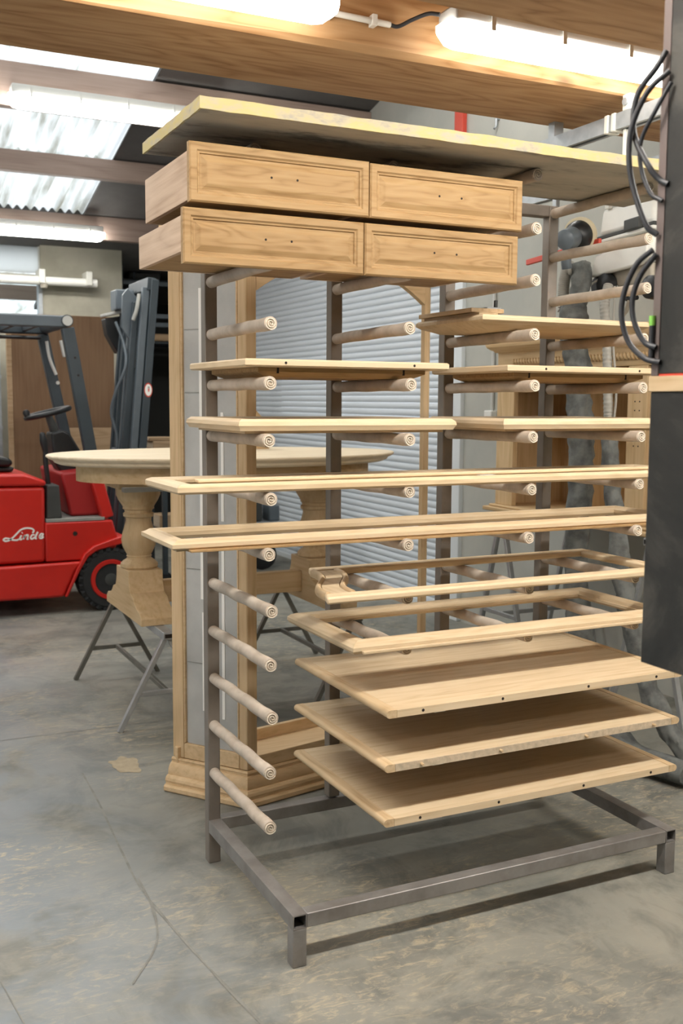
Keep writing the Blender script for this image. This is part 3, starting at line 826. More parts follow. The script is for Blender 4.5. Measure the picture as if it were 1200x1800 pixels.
arch(0.0, 0.022, 0.025, 'end_moulding', OAK['y']); arch(0.0222, 0.056, 0.018, 'arched_end', PALE['y'], False); arch(0.0784, 0.022, 0.025, 'end_moulding', OAK['y'])

# H: moulded frame
zH = top('H')
h = thing('moulded_frame', 'open moulded oak frame lying just above the three solid panels', 'frame', (0.85, -0.35, zH))
frame(h, 0.248, 1.43, -0.575, -0.10, zH, [(0.0, 0.008), (0.006, 0.0), (0.060, 0.0), (0.075, 0.010), (0.075, 0.018), (0.063, 0.018), (0.058, 0.028), (0.044, 0.032), (0.022, 0.032), (0.008, 0.026), (0.0, 0.018)], PALE)
MB().box(0.275, 1.41, -0.590, -0.5755, zH+0.001, zH+0.009).build('tongue', PALE['x'], h, bevel=0.0015)

# I, J, K: solid panels with banded edges
def panel(label, rn, dy, pins, raw):
    zb = top(rn); th = 0.0225
    x0, x1, y0, y1 = 0.288, 1.352, -0.694+dy, -0.062+dy
    t = thing('panel_board', label, 'panel', ((x0+x1)/2, (y0+y1)/2, zb), 'solid oak panels on the lowest pegs')
    bw = 0.032
    MB().box(x0+bw+0.001, x1-bw-0.001, y0+0.003, y1, zb, zb+th-0.0004).build('sheet', PALE['x'], t, bevel=0.0012)
    for s, xa in ((1, x0), (-1, x1)):      # bullnosed end bands
        poly = []
        for i in range(9):
            a = PI/2+PI*i/8
            poly.append((xa+s*(0.011+0.0112*math.cos(a)), y0, zb+th/2+th/2*math.sin(a)))
        poly += [(xa+s*bw, y0, zb), (xa+s*bw, y0, zb+th)]
        MB().prism(poly, (0, y1-y0, 0)).build('edge_band', OAK['y'], t, smooth=40)
    MB().box(x0+bw+0.001, x1-bw-0.001, y0, y0+0.0025, zb+0.0004, zb+th-0.0008).build('front_lipping', RAW if raw else PALE['x'], t)
    for hx in (0.403, 0.668, 0.978, 1.244):
        if pins:
            MB().tube([(hx, y0+0.002, zb+th/2), (hx, y0-0.010, zb+th/2), (hx, y0-0.012, zb+th/2)], [0.0042, 0.0042, 0.003], 12).build('dowel', OAK['y'], t, smooth=40)
        else:
            MB().disc((hx, y0-0.0002, zb+th/2), (0, 1, 0), 0.0042, 0.0012, 14).build('dowel_hole', HOLE, t)
    for hx in (0.46, 1.165):
        MB().box(hx-0.018, hx+0.018, y0+0.004, y0+0.03, zb-0.0025, zb-0.0002).build('shelf_plate', LTG, t)
    return t
panel('solid oak panel with open dowel holes, highest of the three panels', 'I', -0.008, False, False)
panel('solid oak panel with protruding dowel pins, middle of the three', 'J', -0.002, True, True)
panel('solid oak panel with open dowel holes, lowest on the rack', 'K', 0.0, False, False)

# ------------------------------------------------------------------ display cabinet behind the rack
E_ = Vector((0.9766, 0.2149)); M_ = Vector((-0.2149, 0.9766)); PC = Vector((0.269, 0.321))
def loc2(e, m): p = PC+E_*e+M_*m; return (p.x, p.y)
FWd = 0.955
vt = thing('display_cabinet', 'oak display cabinet with masked glass sides and moulded plinth behind rack', 'cabinet', (0.6, 0.6, 0))
outer = [(-0.16, 0.36), (0, 0), (FWd, 0), (FWd+0.34, 0.36)]
path = [loc2(*p) for p in outer] + [loc2(FWd+0.34, 0.42), loc2(-0.16, 0.42)]
# inner footprint (post faces), 60 mm inside the plinth
ins = 0.06
def inset(path, d):
    n = len(path); out = []
    P = [Vector(p) for p in path]
    for i in range(n):
        a = (P[i]-P[i-1]).normalized(); b = (P[(i+1) % n]-P[i]).normalized()
        na = Vector((-a.y, a.x)); nb = Vector((-b.y, b.x)); m = (na+nb).normalized(); m = m/max(0.2, m.dot(na))
        out.append(P[i]+m*d)
    return out
body = inset(path, ins)
fpath = body[:4]
prof_pl = [(0.0, 0.0), (0.056, 0.0), (0.062, 0.006), (0.062, 0.020), (0.056, 0.027), (0.048, 0.028), (0.048, 0.034), (0.052, 0.042), (0.049, 0.052), (0.041, 0.060), (0.033, 0.061), (0.033, 0.067), (0.031, 0.080), (0.025, 0.092), (0.016, 0.102), (0.009, 0.104), (0.009, 0.110), (0.012, 0.115), (0.008, 0.121), (0.0, 0.121)]
def seglist(path, i): return [path[i], path[i+1]]
MB().sweep([tuple(p) for p in fpath], prof_pl).build('plinth', VIT['x'], vt, smooth=24)
ZT = 2.06
def post(p, q, w_, th, z0, z1, name='stile'):
    """flat member lying along segment direction"""
    d = (Vector(q)-Vector(p)).normalized(); nn = Vector((-d.y, d.x))
    p = Vector(p)
    a = [p, p+d*w_, p+d*w_+nn*th, p+nn*th]
    MB().prism([(v.x, v.y, z0) for v in a], (0, 0, z1-z0)).build(name, VIT['z'], vt, bevel=0.003)
def rail_(p, q, s0, s1, z0, z1, th, name='rail'):
    d = (Vector(q)-Vector(p)).normalized(); nn = Vector((-d.y, d.x)); p = Vector(p)
    a = [p+d*s0, p+d*s1, p+d*s1+nn*th, p+d*s0+nn*th]
    MB().prism([(v.x, v.y, z0) for v in a], (0, 0, z1-z0)).build(name, VIT['x'], vt, bevel=0.003)
B0, B1, B2, B3 = fpath
zp = 0.1215
ln1 = (B1-B0).length; ln2 = (B2-B1).length
post(B0, B1, 0.052, 0.022, zp, ZT); dd = (B1-B0).normalized()
post(B1-dd*0.036, B1, 0.036, 0.022, zp, ZT)
rail_(B0, B1, 0.053, ln1-0.037, zp, zp+0.06, 0.022); rail_(B0, B1, 0.053, ln1-0.037, ZT-0.08, ZT, 0.022)
# bead round the glass
for s in (0.053, ln1-0.045): rail_(B0, B1, s, s+0.008, zp+0.061, ZT-0.081, 0.016, 'glazing_bead')
# masked glass of the left cant, with white tape
def pane(p, q, s0, s1, z0, z1, off, th, mat, name):
    d = (Vector(q)-Vector(p)).normalized(); nn = Vector((-d.y, d.x)); p = Vector(p)+nn*off
    a = [p+d*s0, p+d*s1, p+d*s1+nn*th, p+d*s0+nn*th]
    MB().prism([(v.x, v.y, z0) for v in a], (0, 0, z1-z0)).build(name, mat, vt)
pane(B0, B1, 0.062, ln1-0.046, zp+0.061, ZT-0.081, 0.010, 0.004, FILM, 'glass_pane')
for s0, z0, z1 in ((ln1*0.385, 0.75, 1.9), (ln1*0.66, 0.30, 0.99), (ln1*0.40, 0.32, 0.7), (ln1*0.66, 1.05, 1.45)):
    pane(B0, B1, s0, s0+0.012, z0, z1, 0.0075, 0.002, TAPE, 'tape')
for zz in (0.5, 0.86, 1.18, 1.52, 1.75):
    pane(B0, B1, 0.066, 0.066+ln1*0.3, zz, zz+0.004, 0.0085, 0.001, GREYP, 'tape_edge')
# front: stiles, sill, arched header
post(B1, B2, 0.044, 0.024, zp, ZT); post(B2-E_*0.026, B2, 0.026, 0.024, zp, ZT)
rail_(B1, B2, 0.045, ln2-0.027, zp, zp+0.05, 0.024)
n = 24; s0, s1 = 0.045, ln2-0.027; vs = []
poly = [(s0, ZT), (s1, ZT)]
for i in range(n+1):
    s = s1+(s0-s1)*i/n; q = abs(2*i/n-1)
    poly.append((s, 1.985-0.10*max(0, (q-0.45)/0.55)**1.5))
pts = [((B1+E_*s).x, (B1+E_*s).y, z) for s, z in poly]
MB().prism(pts, (M_.x*0.024, M_.y*0.024, 0)).build('arched_header', VIT['x'], vt)
# right cant and back frame
d3 = (B3-B2).normalized(); l3 = (B3-B2).length
post(B2, B3, 0.026, 0.022, zp, ZT); post(B3-d3*0.04, B3, 0.04, 0.022, zp, ZT)
rail_(B2, B3, 0.027, l3-0.041, zp, zp+0.06, 0.022); rail_(B2, B3, 0.027, l3-0.041, ZT-0.08, ZT, 0.022)
pane(B2, B3, 0.03, l3-0.045, zp+0.061, ZT-0.081, 0.010, 0.004, GLASS, 'glass_pane')
# back bottom rail
bp0, bp1 = body[5], body[4]
rail_((bp0[0], bp0[1]), (bp1[0], bp1[1]), 0.0, (Vector(bp1)-Vector(bp0)).length, 0.0, 0.165, -0.0215, 'back_rail')
# floor, top and cornice
flp = [tuple(p) for p in body]
MB().prism([(x, y, 0.085) for x, y in [tuple(p) for p in inset(path, ins+0.021)]], (0, 0, 0.034)).build('cabinet_floor', VIT['x'], vt)
MB().prism([(x, y, ZT+0.0005) for x, y in flp], (0, 0, 0.02)).build('cabinet_top', VIT['x'], vt)
MB().sweep([tuple(p) for p in fpath], [(-0.01, ZT+0.021), (0.02, ZT+0.021), (0.03, ZT+0.04), (0.05, ZT+0.055), (0.05, ZT+0.07), (-0.01, ZT+0.07)]).build('cornice', VIT['x'], vt)

# ------------------------------------------------------------------ trestles
def trestle(label, x, y0, y1, h, spread, mats, axis='y', beamw=0.05):
    t = thing('trestle', label, 'trestle', (x, (y0+y1)/2, 0) if axis == 'y' else ((y0+y1)/2, x, 0), 'steel trestles')
    def P(a, b_, z): return (x+a, b_, z) if axis == 'y' else (b_, x+a, z)
    b = MB().obox(P(0, y0-0.03, h-0.0175), P(0, y1+0.03, h-0.0175), beamw, 0.035)
    b.build('beam', mats[0], t, bevel=0.003)
    MB().obox(P(0, y0-0.0303, h-0.0175), P(0, y0-0.032, h-0.0175), beamw*0.7, 0.018).build('tube_mouth', HOLE, t)
    for y in (y0, y1):
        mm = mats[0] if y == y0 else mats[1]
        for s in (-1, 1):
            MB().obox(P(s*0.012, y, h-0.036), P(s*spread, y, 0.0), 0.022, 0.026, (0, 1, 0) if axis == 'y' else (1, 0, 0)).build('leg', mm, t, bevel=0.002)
        k = 0.60
        sx = 0.012+(spread-0.012)*k; z = (h-0.036)*(1-k)
        MB().obox(P(-sx+0.008, y, z), P(sx-0.008, y, z), 0.018, 0.022).build('crossbar', mm, t, bevel=0.002)
    MB().obox(P(0, y0+0.012, z), P(0, y1-0.012, z), 0.018, 0.022).build('tie_bar', mats[1], t, bevel=0.002)
    return t
HT = 0.445
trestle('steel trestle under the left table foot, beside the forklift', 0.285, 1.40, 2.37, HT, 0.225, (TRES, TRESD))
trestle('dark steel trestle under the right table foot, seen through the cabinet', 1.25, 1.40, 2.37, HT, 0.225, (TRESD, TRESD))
trestle('blue grey trestle under carved oak hutch by the right wall', 1.50, 2.18, 2.66, 0.9035, 0.26, (TRES, TRES), axis='x')
trestle('blue grey trestle at the hidden right end of the oak hutch', 0.35, 2.18, 2.66, 0.9035, 0.26, (TRES, TRES), axis='x')

# ------------------------------------------------------------------ oval pedestal table on trestles
tb = thing('pedestal_table', 'oval oak table with two turned pedestals standing on trestles', 'table', (0.75, 1.87, HT))
cx, cy = 0.755, 1.87
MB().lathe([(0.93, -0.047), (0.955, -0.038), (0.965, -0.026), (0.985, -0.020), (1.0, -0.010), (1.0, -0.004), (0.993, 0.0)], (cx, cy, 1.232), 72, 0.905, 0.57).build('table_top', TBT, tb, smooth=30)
b = MB(); n = 72; vs = []; fs = []
for i in range(n):
    a = 2*PI*i/n; ca, sa = math.cos(a), math.sin(a)
    for k, z in ((1.0, 1.106), (1.0, 1.1845), (0.975, 1.1845), (0.975, 1.106)): vs.append((cx+0.765*k*ca, cy+0.45*k*sa, z))
for i in range(n):
    j = (i+1) % n
    for q in range(4): fs.append((i*4+q, j*4+q, j*4+(q+1) % 4, i*4+(q+1) % 4))
b.add(vs, fs).build('apron', TBL['x'], tb, smooth=30)
for px in (0.285, 1.235):
    # foot: ogee sled along Y
    hp = [(0.345, 0.0), (0.345, 0.034), (0.333, 0.046), (0.322, 0.050), (0.316, 0.058), (0.285, 0.062), (0.25, 0.070), (0.222, 0.086), (0.200, 0.108), (0.165, 0.118), (0.148, 0.122), (0.142, 0.132), (0.130, 0.150), (0.120, 0.180), (0.118, 0.225)]
    prof = [(-y, z) for y, z in hp] + [(y, z) for y, z in reversed(hp)]
    MB().prism([(px-0.085, cy+y, HT+0.001+z) for y, z in prof], (0.17, 0, 0)).build('foot', TBL['y'], tb, bevel=0.003)
    zc0 = HT+0.227
    pr = [(0.088, 0.0), (0.092, 0.008), (0.090, 0.022), (0.078, 0.034), (0.062, 0.044), (0.058, 0.052), (0.062, 0.058), (0.058, 0.064), (0.070, 0.085), (0.081, 0.11), (0.085, 0.14), (0.080, 0.17), (0.069, 0.205), (0.062, 0.232), (0.063, 0.248), (0.074, 0.254), (0.075, 0.268), (0.066, 0.274), (0.068, 0.286), (0.077, 0.292), (0.075, 0.30), (0.080, 0.31), (0.096, 0.335), (0.107, 0.36), (0.109, 0.395)]
    pr_old = [(0.078, 0.0), (0.084, 0.006), (0.084, 0.020), (0.076, 0.030), (0.066, 0.042), (0.060, 0.055), (0.062, 0.062), (0.060, 0.066), (0.068, 0.085), (0.077, 0.11), (0.080, 0.14), (0.076, 0.17), (0.069, 0.205),
          (0.065, 0.235), (0.066, 0.25), (0.074, 0.256), (0.074, 0.268), (0.068, 0.274), (0.070, 0.286), (0.076, 0.292), (0.074, 0.30), (0.078, 0.31), (0.092, 0.335), (0.102, 0.36), (0.104, 0.385)]
    MB().lathe(pr, (px, cy, zc0), 32).build('turned_column', TBL['z'], tb, smooth=28)
    MB().box(px-0.13, px+0.13, cy-0.13, cy+0.13, zc0+0.396, zc0+0.435).build('cap_block', TBL['x'], tb, bevel=0.008)
    MB().box(px-0.06, px+0.06, cy-0.40, cy+0.40, zc0+0.4355, 1.105).build('cleat', TBL['y'], tb, bevel=0.004)
MB().box(0.285+0.086, 1.235-0.086, cy-0.03, cy+0.03, HT+0.045, HT+0.155).build('stretcher', TBL['x'], tb, bevel=0.003)
MB().box(0.10, 0.42, cy-0.47, cy-0.42, 1.085, 1.105).build('slide_runner', TRESD, tb)
# rounded piece standing on the table
rp = thing('round_panel', 'rounded oak panel standing upright on the table behind the cabinet', 'panel', (1.0, 2.25, 1.232))
pts = [(0.93+0.16*math.cos(PI*i/16), 2.15, 1.262+0.21*math.sin(PI*i/16)) for i in range(17)]
MB().prism([(1.09, 2.15, 1.233), (1.09, 2.15, 1.262)] + pts[1:-1] + [(0.77, 2.15, 1.262), (0.77, 2.15, 1.233)], (0, 0.022, 0)).build('panel_body', VIT['z'], rp, bevel=0.003)
MB().box(0.79, 1.07, 2.1375, 2.1495, 1.2325, 1.245).build('panel_rest', VIT['x'], rp)

# ------------------------------------------------------------------ dark cabinet close to the camera
cb = thing('control_cabinet', 'dark sheet metal cabinet at the right edge, nearest the camera', 'cabinet', (0.36, -1.85, 0))
CX0, CX1, CY0, CY1 = 0.27, 0.46, -2.02, -1.695
MB().box(CX0, CX1, CY0, CY1, 1.027, 1.5135).build('lower_panel', BSHEET, cb, bevel=0.002)
MB().box(CX0-0.004, CX1, CY0, CY1+0.002, 1.514, 1.5405).build('wooden_batten', OAK['y'], cb, bevel=0.001)
MB().box(CX0+0.001, CX1, CY0, CY1-0.006, 1.5409, 1.5445).build('red_seal', ORANGE, cb)
MB().box(CX0, CX1, CY0, CY1-0.018, 1.545, 2.42).build('upper_panel', BSHEET, cb, bevel=0.001)
MB().box(CX0-0.0015, CX1, CY1-0.0178, CY1, 1.541, 2.42).build('edge_strip', EDGEW, cb, bevel=0.001)
for x, y in ((CX1-0.03, CY0+0.03), (CX1-0.03, CY0+0.09)):
    MB().box(x-0.02, x+0.02, y-0.02, y+0.02, 0, 1.0265).build('leg', STEELD, cb, bevel=0.002)
def cable(label, pts, r=0.0052):
    o = MB().tube(smoothpath([(x, y, z) for x, y, z in pts], 8), r, 8).build('cable', CABLE, None, smooth=60)
    tag(o, label, 'cable', 'black cables beside the dark cabinet'); return o
xc = 0.262
cable('black cable loop with its top end in front of the lamp', [(xc, -1.71, 2.085), (xc-.01, -1.70, 2.06), (xc-.02, -1.665, 2.02), (xc-.02, -1.66, 1.96), (xc-.012, -1.69, 1.90), (xc, -1.705, 1.875), (xc+.006, -1.72, 1.865)])
cable('black cable hanging lowest of the upper bundle, bottom by board edge', [(xc, -1.72, 2.05), (xc-.02, -1.69, 2.02), (xc-.03, -1.665, 1.965), (xc-.03, -1.662, 1.91), (xc-.022, -1.668, 1.86), (xc-.012, -1.69, 1.80), (xc, -1.705, 1.782)])
cable('thin black cable crossing the others beside the galvanised rail', [(xc, -1.725, 2.03), (xc-.012, -1.705, 1.99), (xc-.016, -1.675, 1.945), (xc-.012, -1.672, 1.90), (xc-.006, -1.69, 1.855), (xc+.002, -1.712, 1.838)], 0.004)
cable('black cable bowing out lowest beside the upper right door', [(xc-.004, -1.70, 1.757), (xc-.014, -1.672, 1.735), (xc-.024, -1.655, 1.69), (xc-.026, -1.652, 1.645), (xc-.018, -1.664, 1.60), (xc-.006, -1.692, 1.572), (xc+.004, -1.72, 1.564)])
cable('black cable bowing inside the lowest loop, above the batten', [(xc, -1.705, 1.75), (xc-.010, -1.678, 1.715), (xc-.016, -1.667, 1.675), (xc-.014, -1.672, 1.635), (xc-.006, -1.69, 1.60), (xc+.002, -1.71, 1.59)])
o = MB().tube([(CX0-0.006, CY1-0.004, 1.57), (CX0-0.006, CY1-0.004, 1.628)], 0.005, 10).build('plug', CABLE, None, smooth=50); tag(o, 'small black plug with green end on the dark cabinet edge', 'plug')
MB().tube([(CX0-0.006, CY1-0.004, 1.6285), (CX0-0.006, CY1-0.004, 1.645)], 0.0055, 10).build('plug_end', GREEN, o, smooth=50)

# ------------------------------------------------------------------ overhead rails
def rail(label, x, y0, y1, z, hgt, wdt):
    t = thing('overhead_rail', label, 'rail', (x, (y0+y1)/2, z), 'galvanised rails below the beams')
    q = 0.004
    poly = [(-wdt/2, 0), (-wdt/2, hgt), (wdt/2, hgt), (wdt/2, 0), (wdt*.2, 0), (wdt*.2, q), (wdt/2-q, q), (wdt/2-q, hgt-q), (-wdt/2+q, hgt-q), (-wdt/2+q, q), (-wdt*.2, q), (-wdt*.2, 0)]
    MB().prism([(x+a, y0, z+b_) for a, b_ in poly], (0, y1-y0, 0)).build('channel', GALV, t)
    return t
r1 = rail('galvanised channel rail passing just below the timber beam, wrapped with white straps', 1.36, -1.4, 2.6, 2.395, 0.052, 0.045)
for y in (-0.302, -0.268):
    MB().box(1.333, 1.387, y-0.010, y+0.010, 2.391, 2.451).build('white_strap', STRAP, r1, bevel=0.004)
MB().box(1.34, 1.38, -0.375, -0.340, 2.448, 2.4995).build('hanger_clamp', STRAP, r1, bevel=0.003)
MB().disc((1.337, -0.357, 2.475), (1, 0, 0), 0.012, 0.006, 16).build('clamp_bolt', GALV, r1)
MB().box(1.34, 1.38, 0.02, 0.055, 2.448, 2.4995).build('hanger_clamp', GALV, r1)
MB().box(1.352, 1.368, -0.345, -0.333, 2.27, 2.394).build('drop_rod', STRAP, r1, bevel=0.002)
r2 = rail('galvanised channel rail further right, above the white extractor', 2.0, -1.4, 2.6, 2.43, 0.052, 0.045)
for y in (-0.2, 0.05): MB().box(1.985, 2.015, y-0.015, y+0.015, 2.483, 2.4995).build('hanger_clamp', GALV, r2)

# ------------------------------------------------------------------ extractor hanging from the rail
ex = thing('dust_extractor', 'white and grey dust extractor hanging from rail at upper right', 'extractor', (2.0, 0.40, 2.0))
XO = 0.07
def xprism(poly, x0, x1, name, mat, bevel=0.006, par=None):
    return MB().prism([(x0+XO, y, z) for y, z in poly], (x1-x0, 0, 0)).build(name, mat, par or ex, bevel=bevel)
xprism([(0.562, 2.215), (0.215, 2.228), (0.225, 2.330), (0.540, 2.330)], 1.93, 2.22, 'lid', WHITE, 0.018)
xprism([(0.574, 2.196), (0.205, 2.216), (0.205, 2.231), (0.574, 2.212)], 1.918, 2.232, 'black_band', DKG, 0.003)
xprism([(0.568, 2.180), (0.205, 2.200), (0.205, 2.215), (0.568, 2.195)], 1.914, 2.236, 'rim', WHITE, 0.004)
xprism([(0.548, 2.178), (0.215, 2.198), (0.235, 2.075), (0.535, 2.06)], 1.935, 2.215, 'tank', WHITE, 0.012)
xprism([(0.360, 2.205), (0.268, 2.212), (0.268, 2.258), (0.360, 2.252)], 1.895, 1.917, 'latch', DKG, 0.004)
xprism([(0.548, 2.130), (0.228, 2.178), (0.222, 2.09), (0.27, 2.062), (0.578, 2.040), (0.575, 2.06)], 1.905, 1.934, 'white_skirt', WHITE, 0.008)
xprism([(0.52, 2.058), (0.24, 2.072), (0.235, 1.985), (0.44, 1.985), (0.47, 2.015)], 1.945, 2.20, 'motor_base', BEIGE, 0.01)
for y, z in ((0.487, 2.002), (0.205, 1.965)):
    MB().tube([(1.965, y, z), (1.975, y, z), (2.005, y, z), (2.013, y, z)], [0.030, 0.047, 0.050, 0.044], 28).build('wheel', BLACK, ex, smooth=40)
MB().tube([(1.995, 0.554, 2.005), (2.01, 0.554, 2.005)], 0.040, 24).build('wheel', BLACK, ex, smooth=40)
MB().tube(smoothpath([(1.99, 0.535, 2.03), (1.96, 0.57, 2.0), (1.91, 0.60, 1.96), (1.905, 0.66, 1.93), (1.90, 0.70, 1.90)]), 0.005, 8).build('grey_cord', HOSE, ex, smooth=60)
MB().tube(smoothpath([(2.02, 0.37, 1.99), (2.01, 0.375, 1.95), (2.0, 0.36, 1.93), (2.0, 0.30, 1.932)]), [0.010]*25, 8).build('black_handle', BLACK, ex, smooth=60)
MB().tube([(2.0, 0.345, 1.925), (2.0, 0.365, 1.88), (2.0, 0.385, 1.855)], [0.010, 0.009, 0.004], 10).build('hanging_plug', BEIGE, ex, smooth=60)
for y in (0.28, 0.50):
    MB().box(1.99, 2.01, y-0.012, y+0.012, 2.325, 2.4295).build('hanger_strap', STRAP, ex)
# red arm with sander
ra = thing('tool_arm', 'red bracket arm carrying the disc sander, behind right rack post', 'bracket', (1.96, 0.70, 2.15))
MB().obox((1.935, 0.99, 2.150), (1.92, 0.45, 2.176), 0.016, 0.026).build('red_bar', ORANGE, ra, bevel=0.003)
MB().box(1.92, 1.94, 0.76, 0.79, 2.14, 2.455).build('arm_drop', GALV, ra, bevel=0.003)
MB().box(1.92, 1.9772, 0.755, 0.795, 2.4405, 2.455).build('arm_clamp', GALV, ra)
sd = thing('disc_sander', 'round grey disc sander with pale pad hung on red arm', 'sander', (1.9, 0.58, 2.2))
ax = Vector((0.87, 0.42, 0.25)).normalized(); c0 = Vector((1.845, 0.522, 2.200))
S_ = 1.15
def sdt(pts, rs, name, mat, seg=28): MB().tube([c0+ax*a*S_ for a in pts], [r*S_ for r in rs], seg).build(name, mat, sd, smooth=40)
sdt((0.030, 0.034, 0.046, 0.050), (0.058, 0.066, 0.066, 0.060), 'pad', plain('pale_pad', (0.66, 0.58, 0.40), 0.8), 32)
sdt((-0.02, -0.01, 0.016, 0.029), (0.030, 0.044, 0.054, 0.056), 'shroud', BLACK)
sdt((-0.10, -0.09, -0.03, -0.021), (0.022, 0.036, 0.040, 0.034), 'motor_housing', BLUL, 24)
MB().tube(smoothpath([c0-ax*0.06+Vector((0, 0, -0.02)), c0-ax*0.07+Vector((0, 0.01, -0.08)), c0-ax*0.06+Vector((0, 0.01, -0.125))]), 0.022, 12).build('grip', BLUL, sd, smooth=50)
MB().disc(c0+ax*0.014+Vector((0, 0.03, 0.055)), ax, 0.008, 0.012, 12).build('red_button', ORANGE, sd)
# fabric sleeves and ribbed hoses
def sleeve(b, pts, r0, seed, n=10):
    P = smoothpath(pts, n)
    def rf_(i, a, p):
        q = Vector((math.cos(a)*1.3, math.sin(a)*1.3, p.z*16))+Vector((seed, 0, seed))
        rr = r0 if not callable(r0) else r0(i/len(P))
        return rr*(1+0.34*noise.noise(q)+0.18*noise.noise(q*2.3))
    return b.tube(P, 0.05, 22, True, rf_)
def ribbed(b, pts, r0, n=26):
    P = smoothpath(pts, n)
    return b.tube(P, r0, 14, True, lambda i, a, p: r0*(1.0 if i % 3 else 0.86))
h1 = thing('suction_hose', 'suction hose in wide grey fabric sleeve hanging behind the rack post', 'hose', (1.9, 0.5, 0))
ribbed(MB(), [(1.9, 0.60, 2.07), (1.9, 0.632, 2.09), (1.9, 0.655, 2.05), (1.9, 0.664, 1.99), (1.9, 0.66, 1.915)], 0.026).build('ribbed_hose', HOSE, h1, smooth=60)
sleeve(MB(), [(1.93, 0.60, 2.095), (1.93, 0.585, 2.03), (1.92, 0.585, 1.95), (1.91, 0.59, 1.88)], lambda s: 0.048-0.012*s, 3.0).build('fabric_collar', CLOTH, h1, smooth=70)
sleeve(MB(), [(1.9, 0.600, 1.925), (1.9, 0.575, 1.80), (1.9, 0.545, 1.62), (1.9, 0.525, 1.44), (1.9, 0.505, 1.20), (1.9, 0.515, 0.98), (1.9, 0.525, 0.72), (1.9, 0.49, 0.52), (1.9, 0.42, 0.38), (1.9, 0.33, 0.22), (1.88, 0.22, 0.10), (1.85, 0.05, 0.062), (1.9, -0.2, 0.06)],
       lambda s: 0.058-0.020*min(1, s*1.6)+0.016*s, 1.0, 12).build('fabric_sleeve', CLOTH, h1, smooth=70)
h2 = thing('suction_hose', 'narrow ribbed hose ending in grey sleeve, in front of the hutch', 'hose', (1.9, 0.3, 0))
ribbed(MB(), [(1.93, 0.40, 1.99), (1.90, 0.385, 1.90), (1.9, 0.362, 1.75), (1.9, 0.350, 1.60), (1.9, 0.338, 1.44), (1.9, 0.331, 1.37)], 0.021).build('ribbed_hose', HOSE, h2, smooth=60)
MB().tube([(1.9, 0.334, 1.41), (1.9, 0.330, 1.385)], 0.029, 16).build('hose_clamp', DKG, h2, smooth=50)
MB().tube(smoothpath([(1.9, 0.352, 1.39), (1.9, 0.365, 1.398), (1.9, 0.375, 1.392)]), 0.007, 8).build('clamp_lever', DKG, h2, smooth=50)
MB().tube(smoothpath([(1.93, 0.36, 1.98), (1.91, 0.335, 1.75), (1.91, 0.305, 1.55), (1.905, 0.31, 1.40)]), 0.005, 8).build('grey_cord', HOSE, h2, smooth=50)
sleeve(MB(), [(1.9, 0.330, 1.385), (1.9, 0.318, 1.25), (1.9, 0.296, 1.12), (1.9, 0.270, 1.02), (1.9, 0.225, 0.80), (1.9, 0.17, 0.62), (1.9, 0.11, 0.50), (1.9, 0.02, 0.32), (1.92, -0.09, 0.17), (1.95, -0.22, 0.09), (2.05, -0.36, 0.058), (2.3, -0.5, 0.056)],
       lambda s: 0.034+0.010*s, 8.0, 12).build('fabric_sleeve', CLOTH, h2, smooth=70)

# ------------------------------------------------------------------ carved oak hutch on trestles by the right wall
hu = thing('carved_hutch', 'oak hutch with rope carved frieze on trestles by right wall', 'cupboard', (2.45, 0.95, 0.905))
HX, HY0, HY1 = 2.2, 0.20, 1.60
MB().box(HX-0.05, 2.69, HY0-0.05, HY1+0.05, 0.9045, 0.9275).build('base_board', HUT['y'], hu, bevel=0.006)
MB().box(HX-0.025, 2.68, HY0-0.025, HY1+0.025, 0.928, 0.9405).build('base_moulding', HUT['y'], hu, bevel=0.005)
for y0, y1 in ((1.445, 1.60), (0.44, 0.565)):
    st = MB().box(HX, HX+0.03, y0, y1, 0.941, 1.66).build('stile', HUT['z'], hu, bevel=0.003)
MB().box(HX+0.0305, 2.66, HY1-0.03, HY1, 0.941, 1.70).build('side', HUT['z'], hu); MB().box(HX+0.0305, 2.66, HY0, HY0+0.03, 0.941, 1.70).build('side', HUT['z'], hu)
MB().box(HX, HX+0.03, HY0, 0.30, 0.941, 1.66).build('stile', HUT['z'], hu)
MB().box(2.64, 2.66, HY0+0.031, HY1-0.031, 0.941, 1.70).build('back', HUT['z'], hu)
MB().box(HX+0.14, 2.639, 1.02, 1.05, 0.942, 1.70).build('partition', HUT['z'], hu)
MB().box(HX+0.14, 2.639, HY0+0.031, HY1-0.031, 1.40, 1.42).build('shelf', HUT['y'], hu)
MB().box(HX, HX+0.032, HY0, HY1, 1.6605, 1.745).build('frieze', HUT['y'], hu, bevel=0.002)
MB().box(HX, 2.66, HY0, HY1, 1.7455, 1.757).build('top_board', HUT['y'], hu)
prof = [(0, 1.7575), (0.012, 1.7575), (0.018, 1.766), (0.030, 1.772), (0.046, 1.786), (0.050, 1.798), (0.050, 1.806), (0, 1.806)]
MB().sweep([(2.66, HY1), (HX, HY1), (HX, HY0), (2.66, HY0)], [(-d if False else d, z) for d, z in prof]).build('cornice', HUT['y'], hu, smooth=30)
b = MB(); y = HY0+0.06
while y < HY1-0.14:
    b.tube([(HX-0.002, y, 1.688), (HX-0.007, y+0.004, 1.695), (HX-0.007, y+0.014, 1.712), (HX-0.002, y+0.018, 1.719)], [0.004, 0.009, 0.009, 0.004], 6); y += 0.024
b.build('rope_carving', HUT['y'], hu, smooth=60)
b = MB()
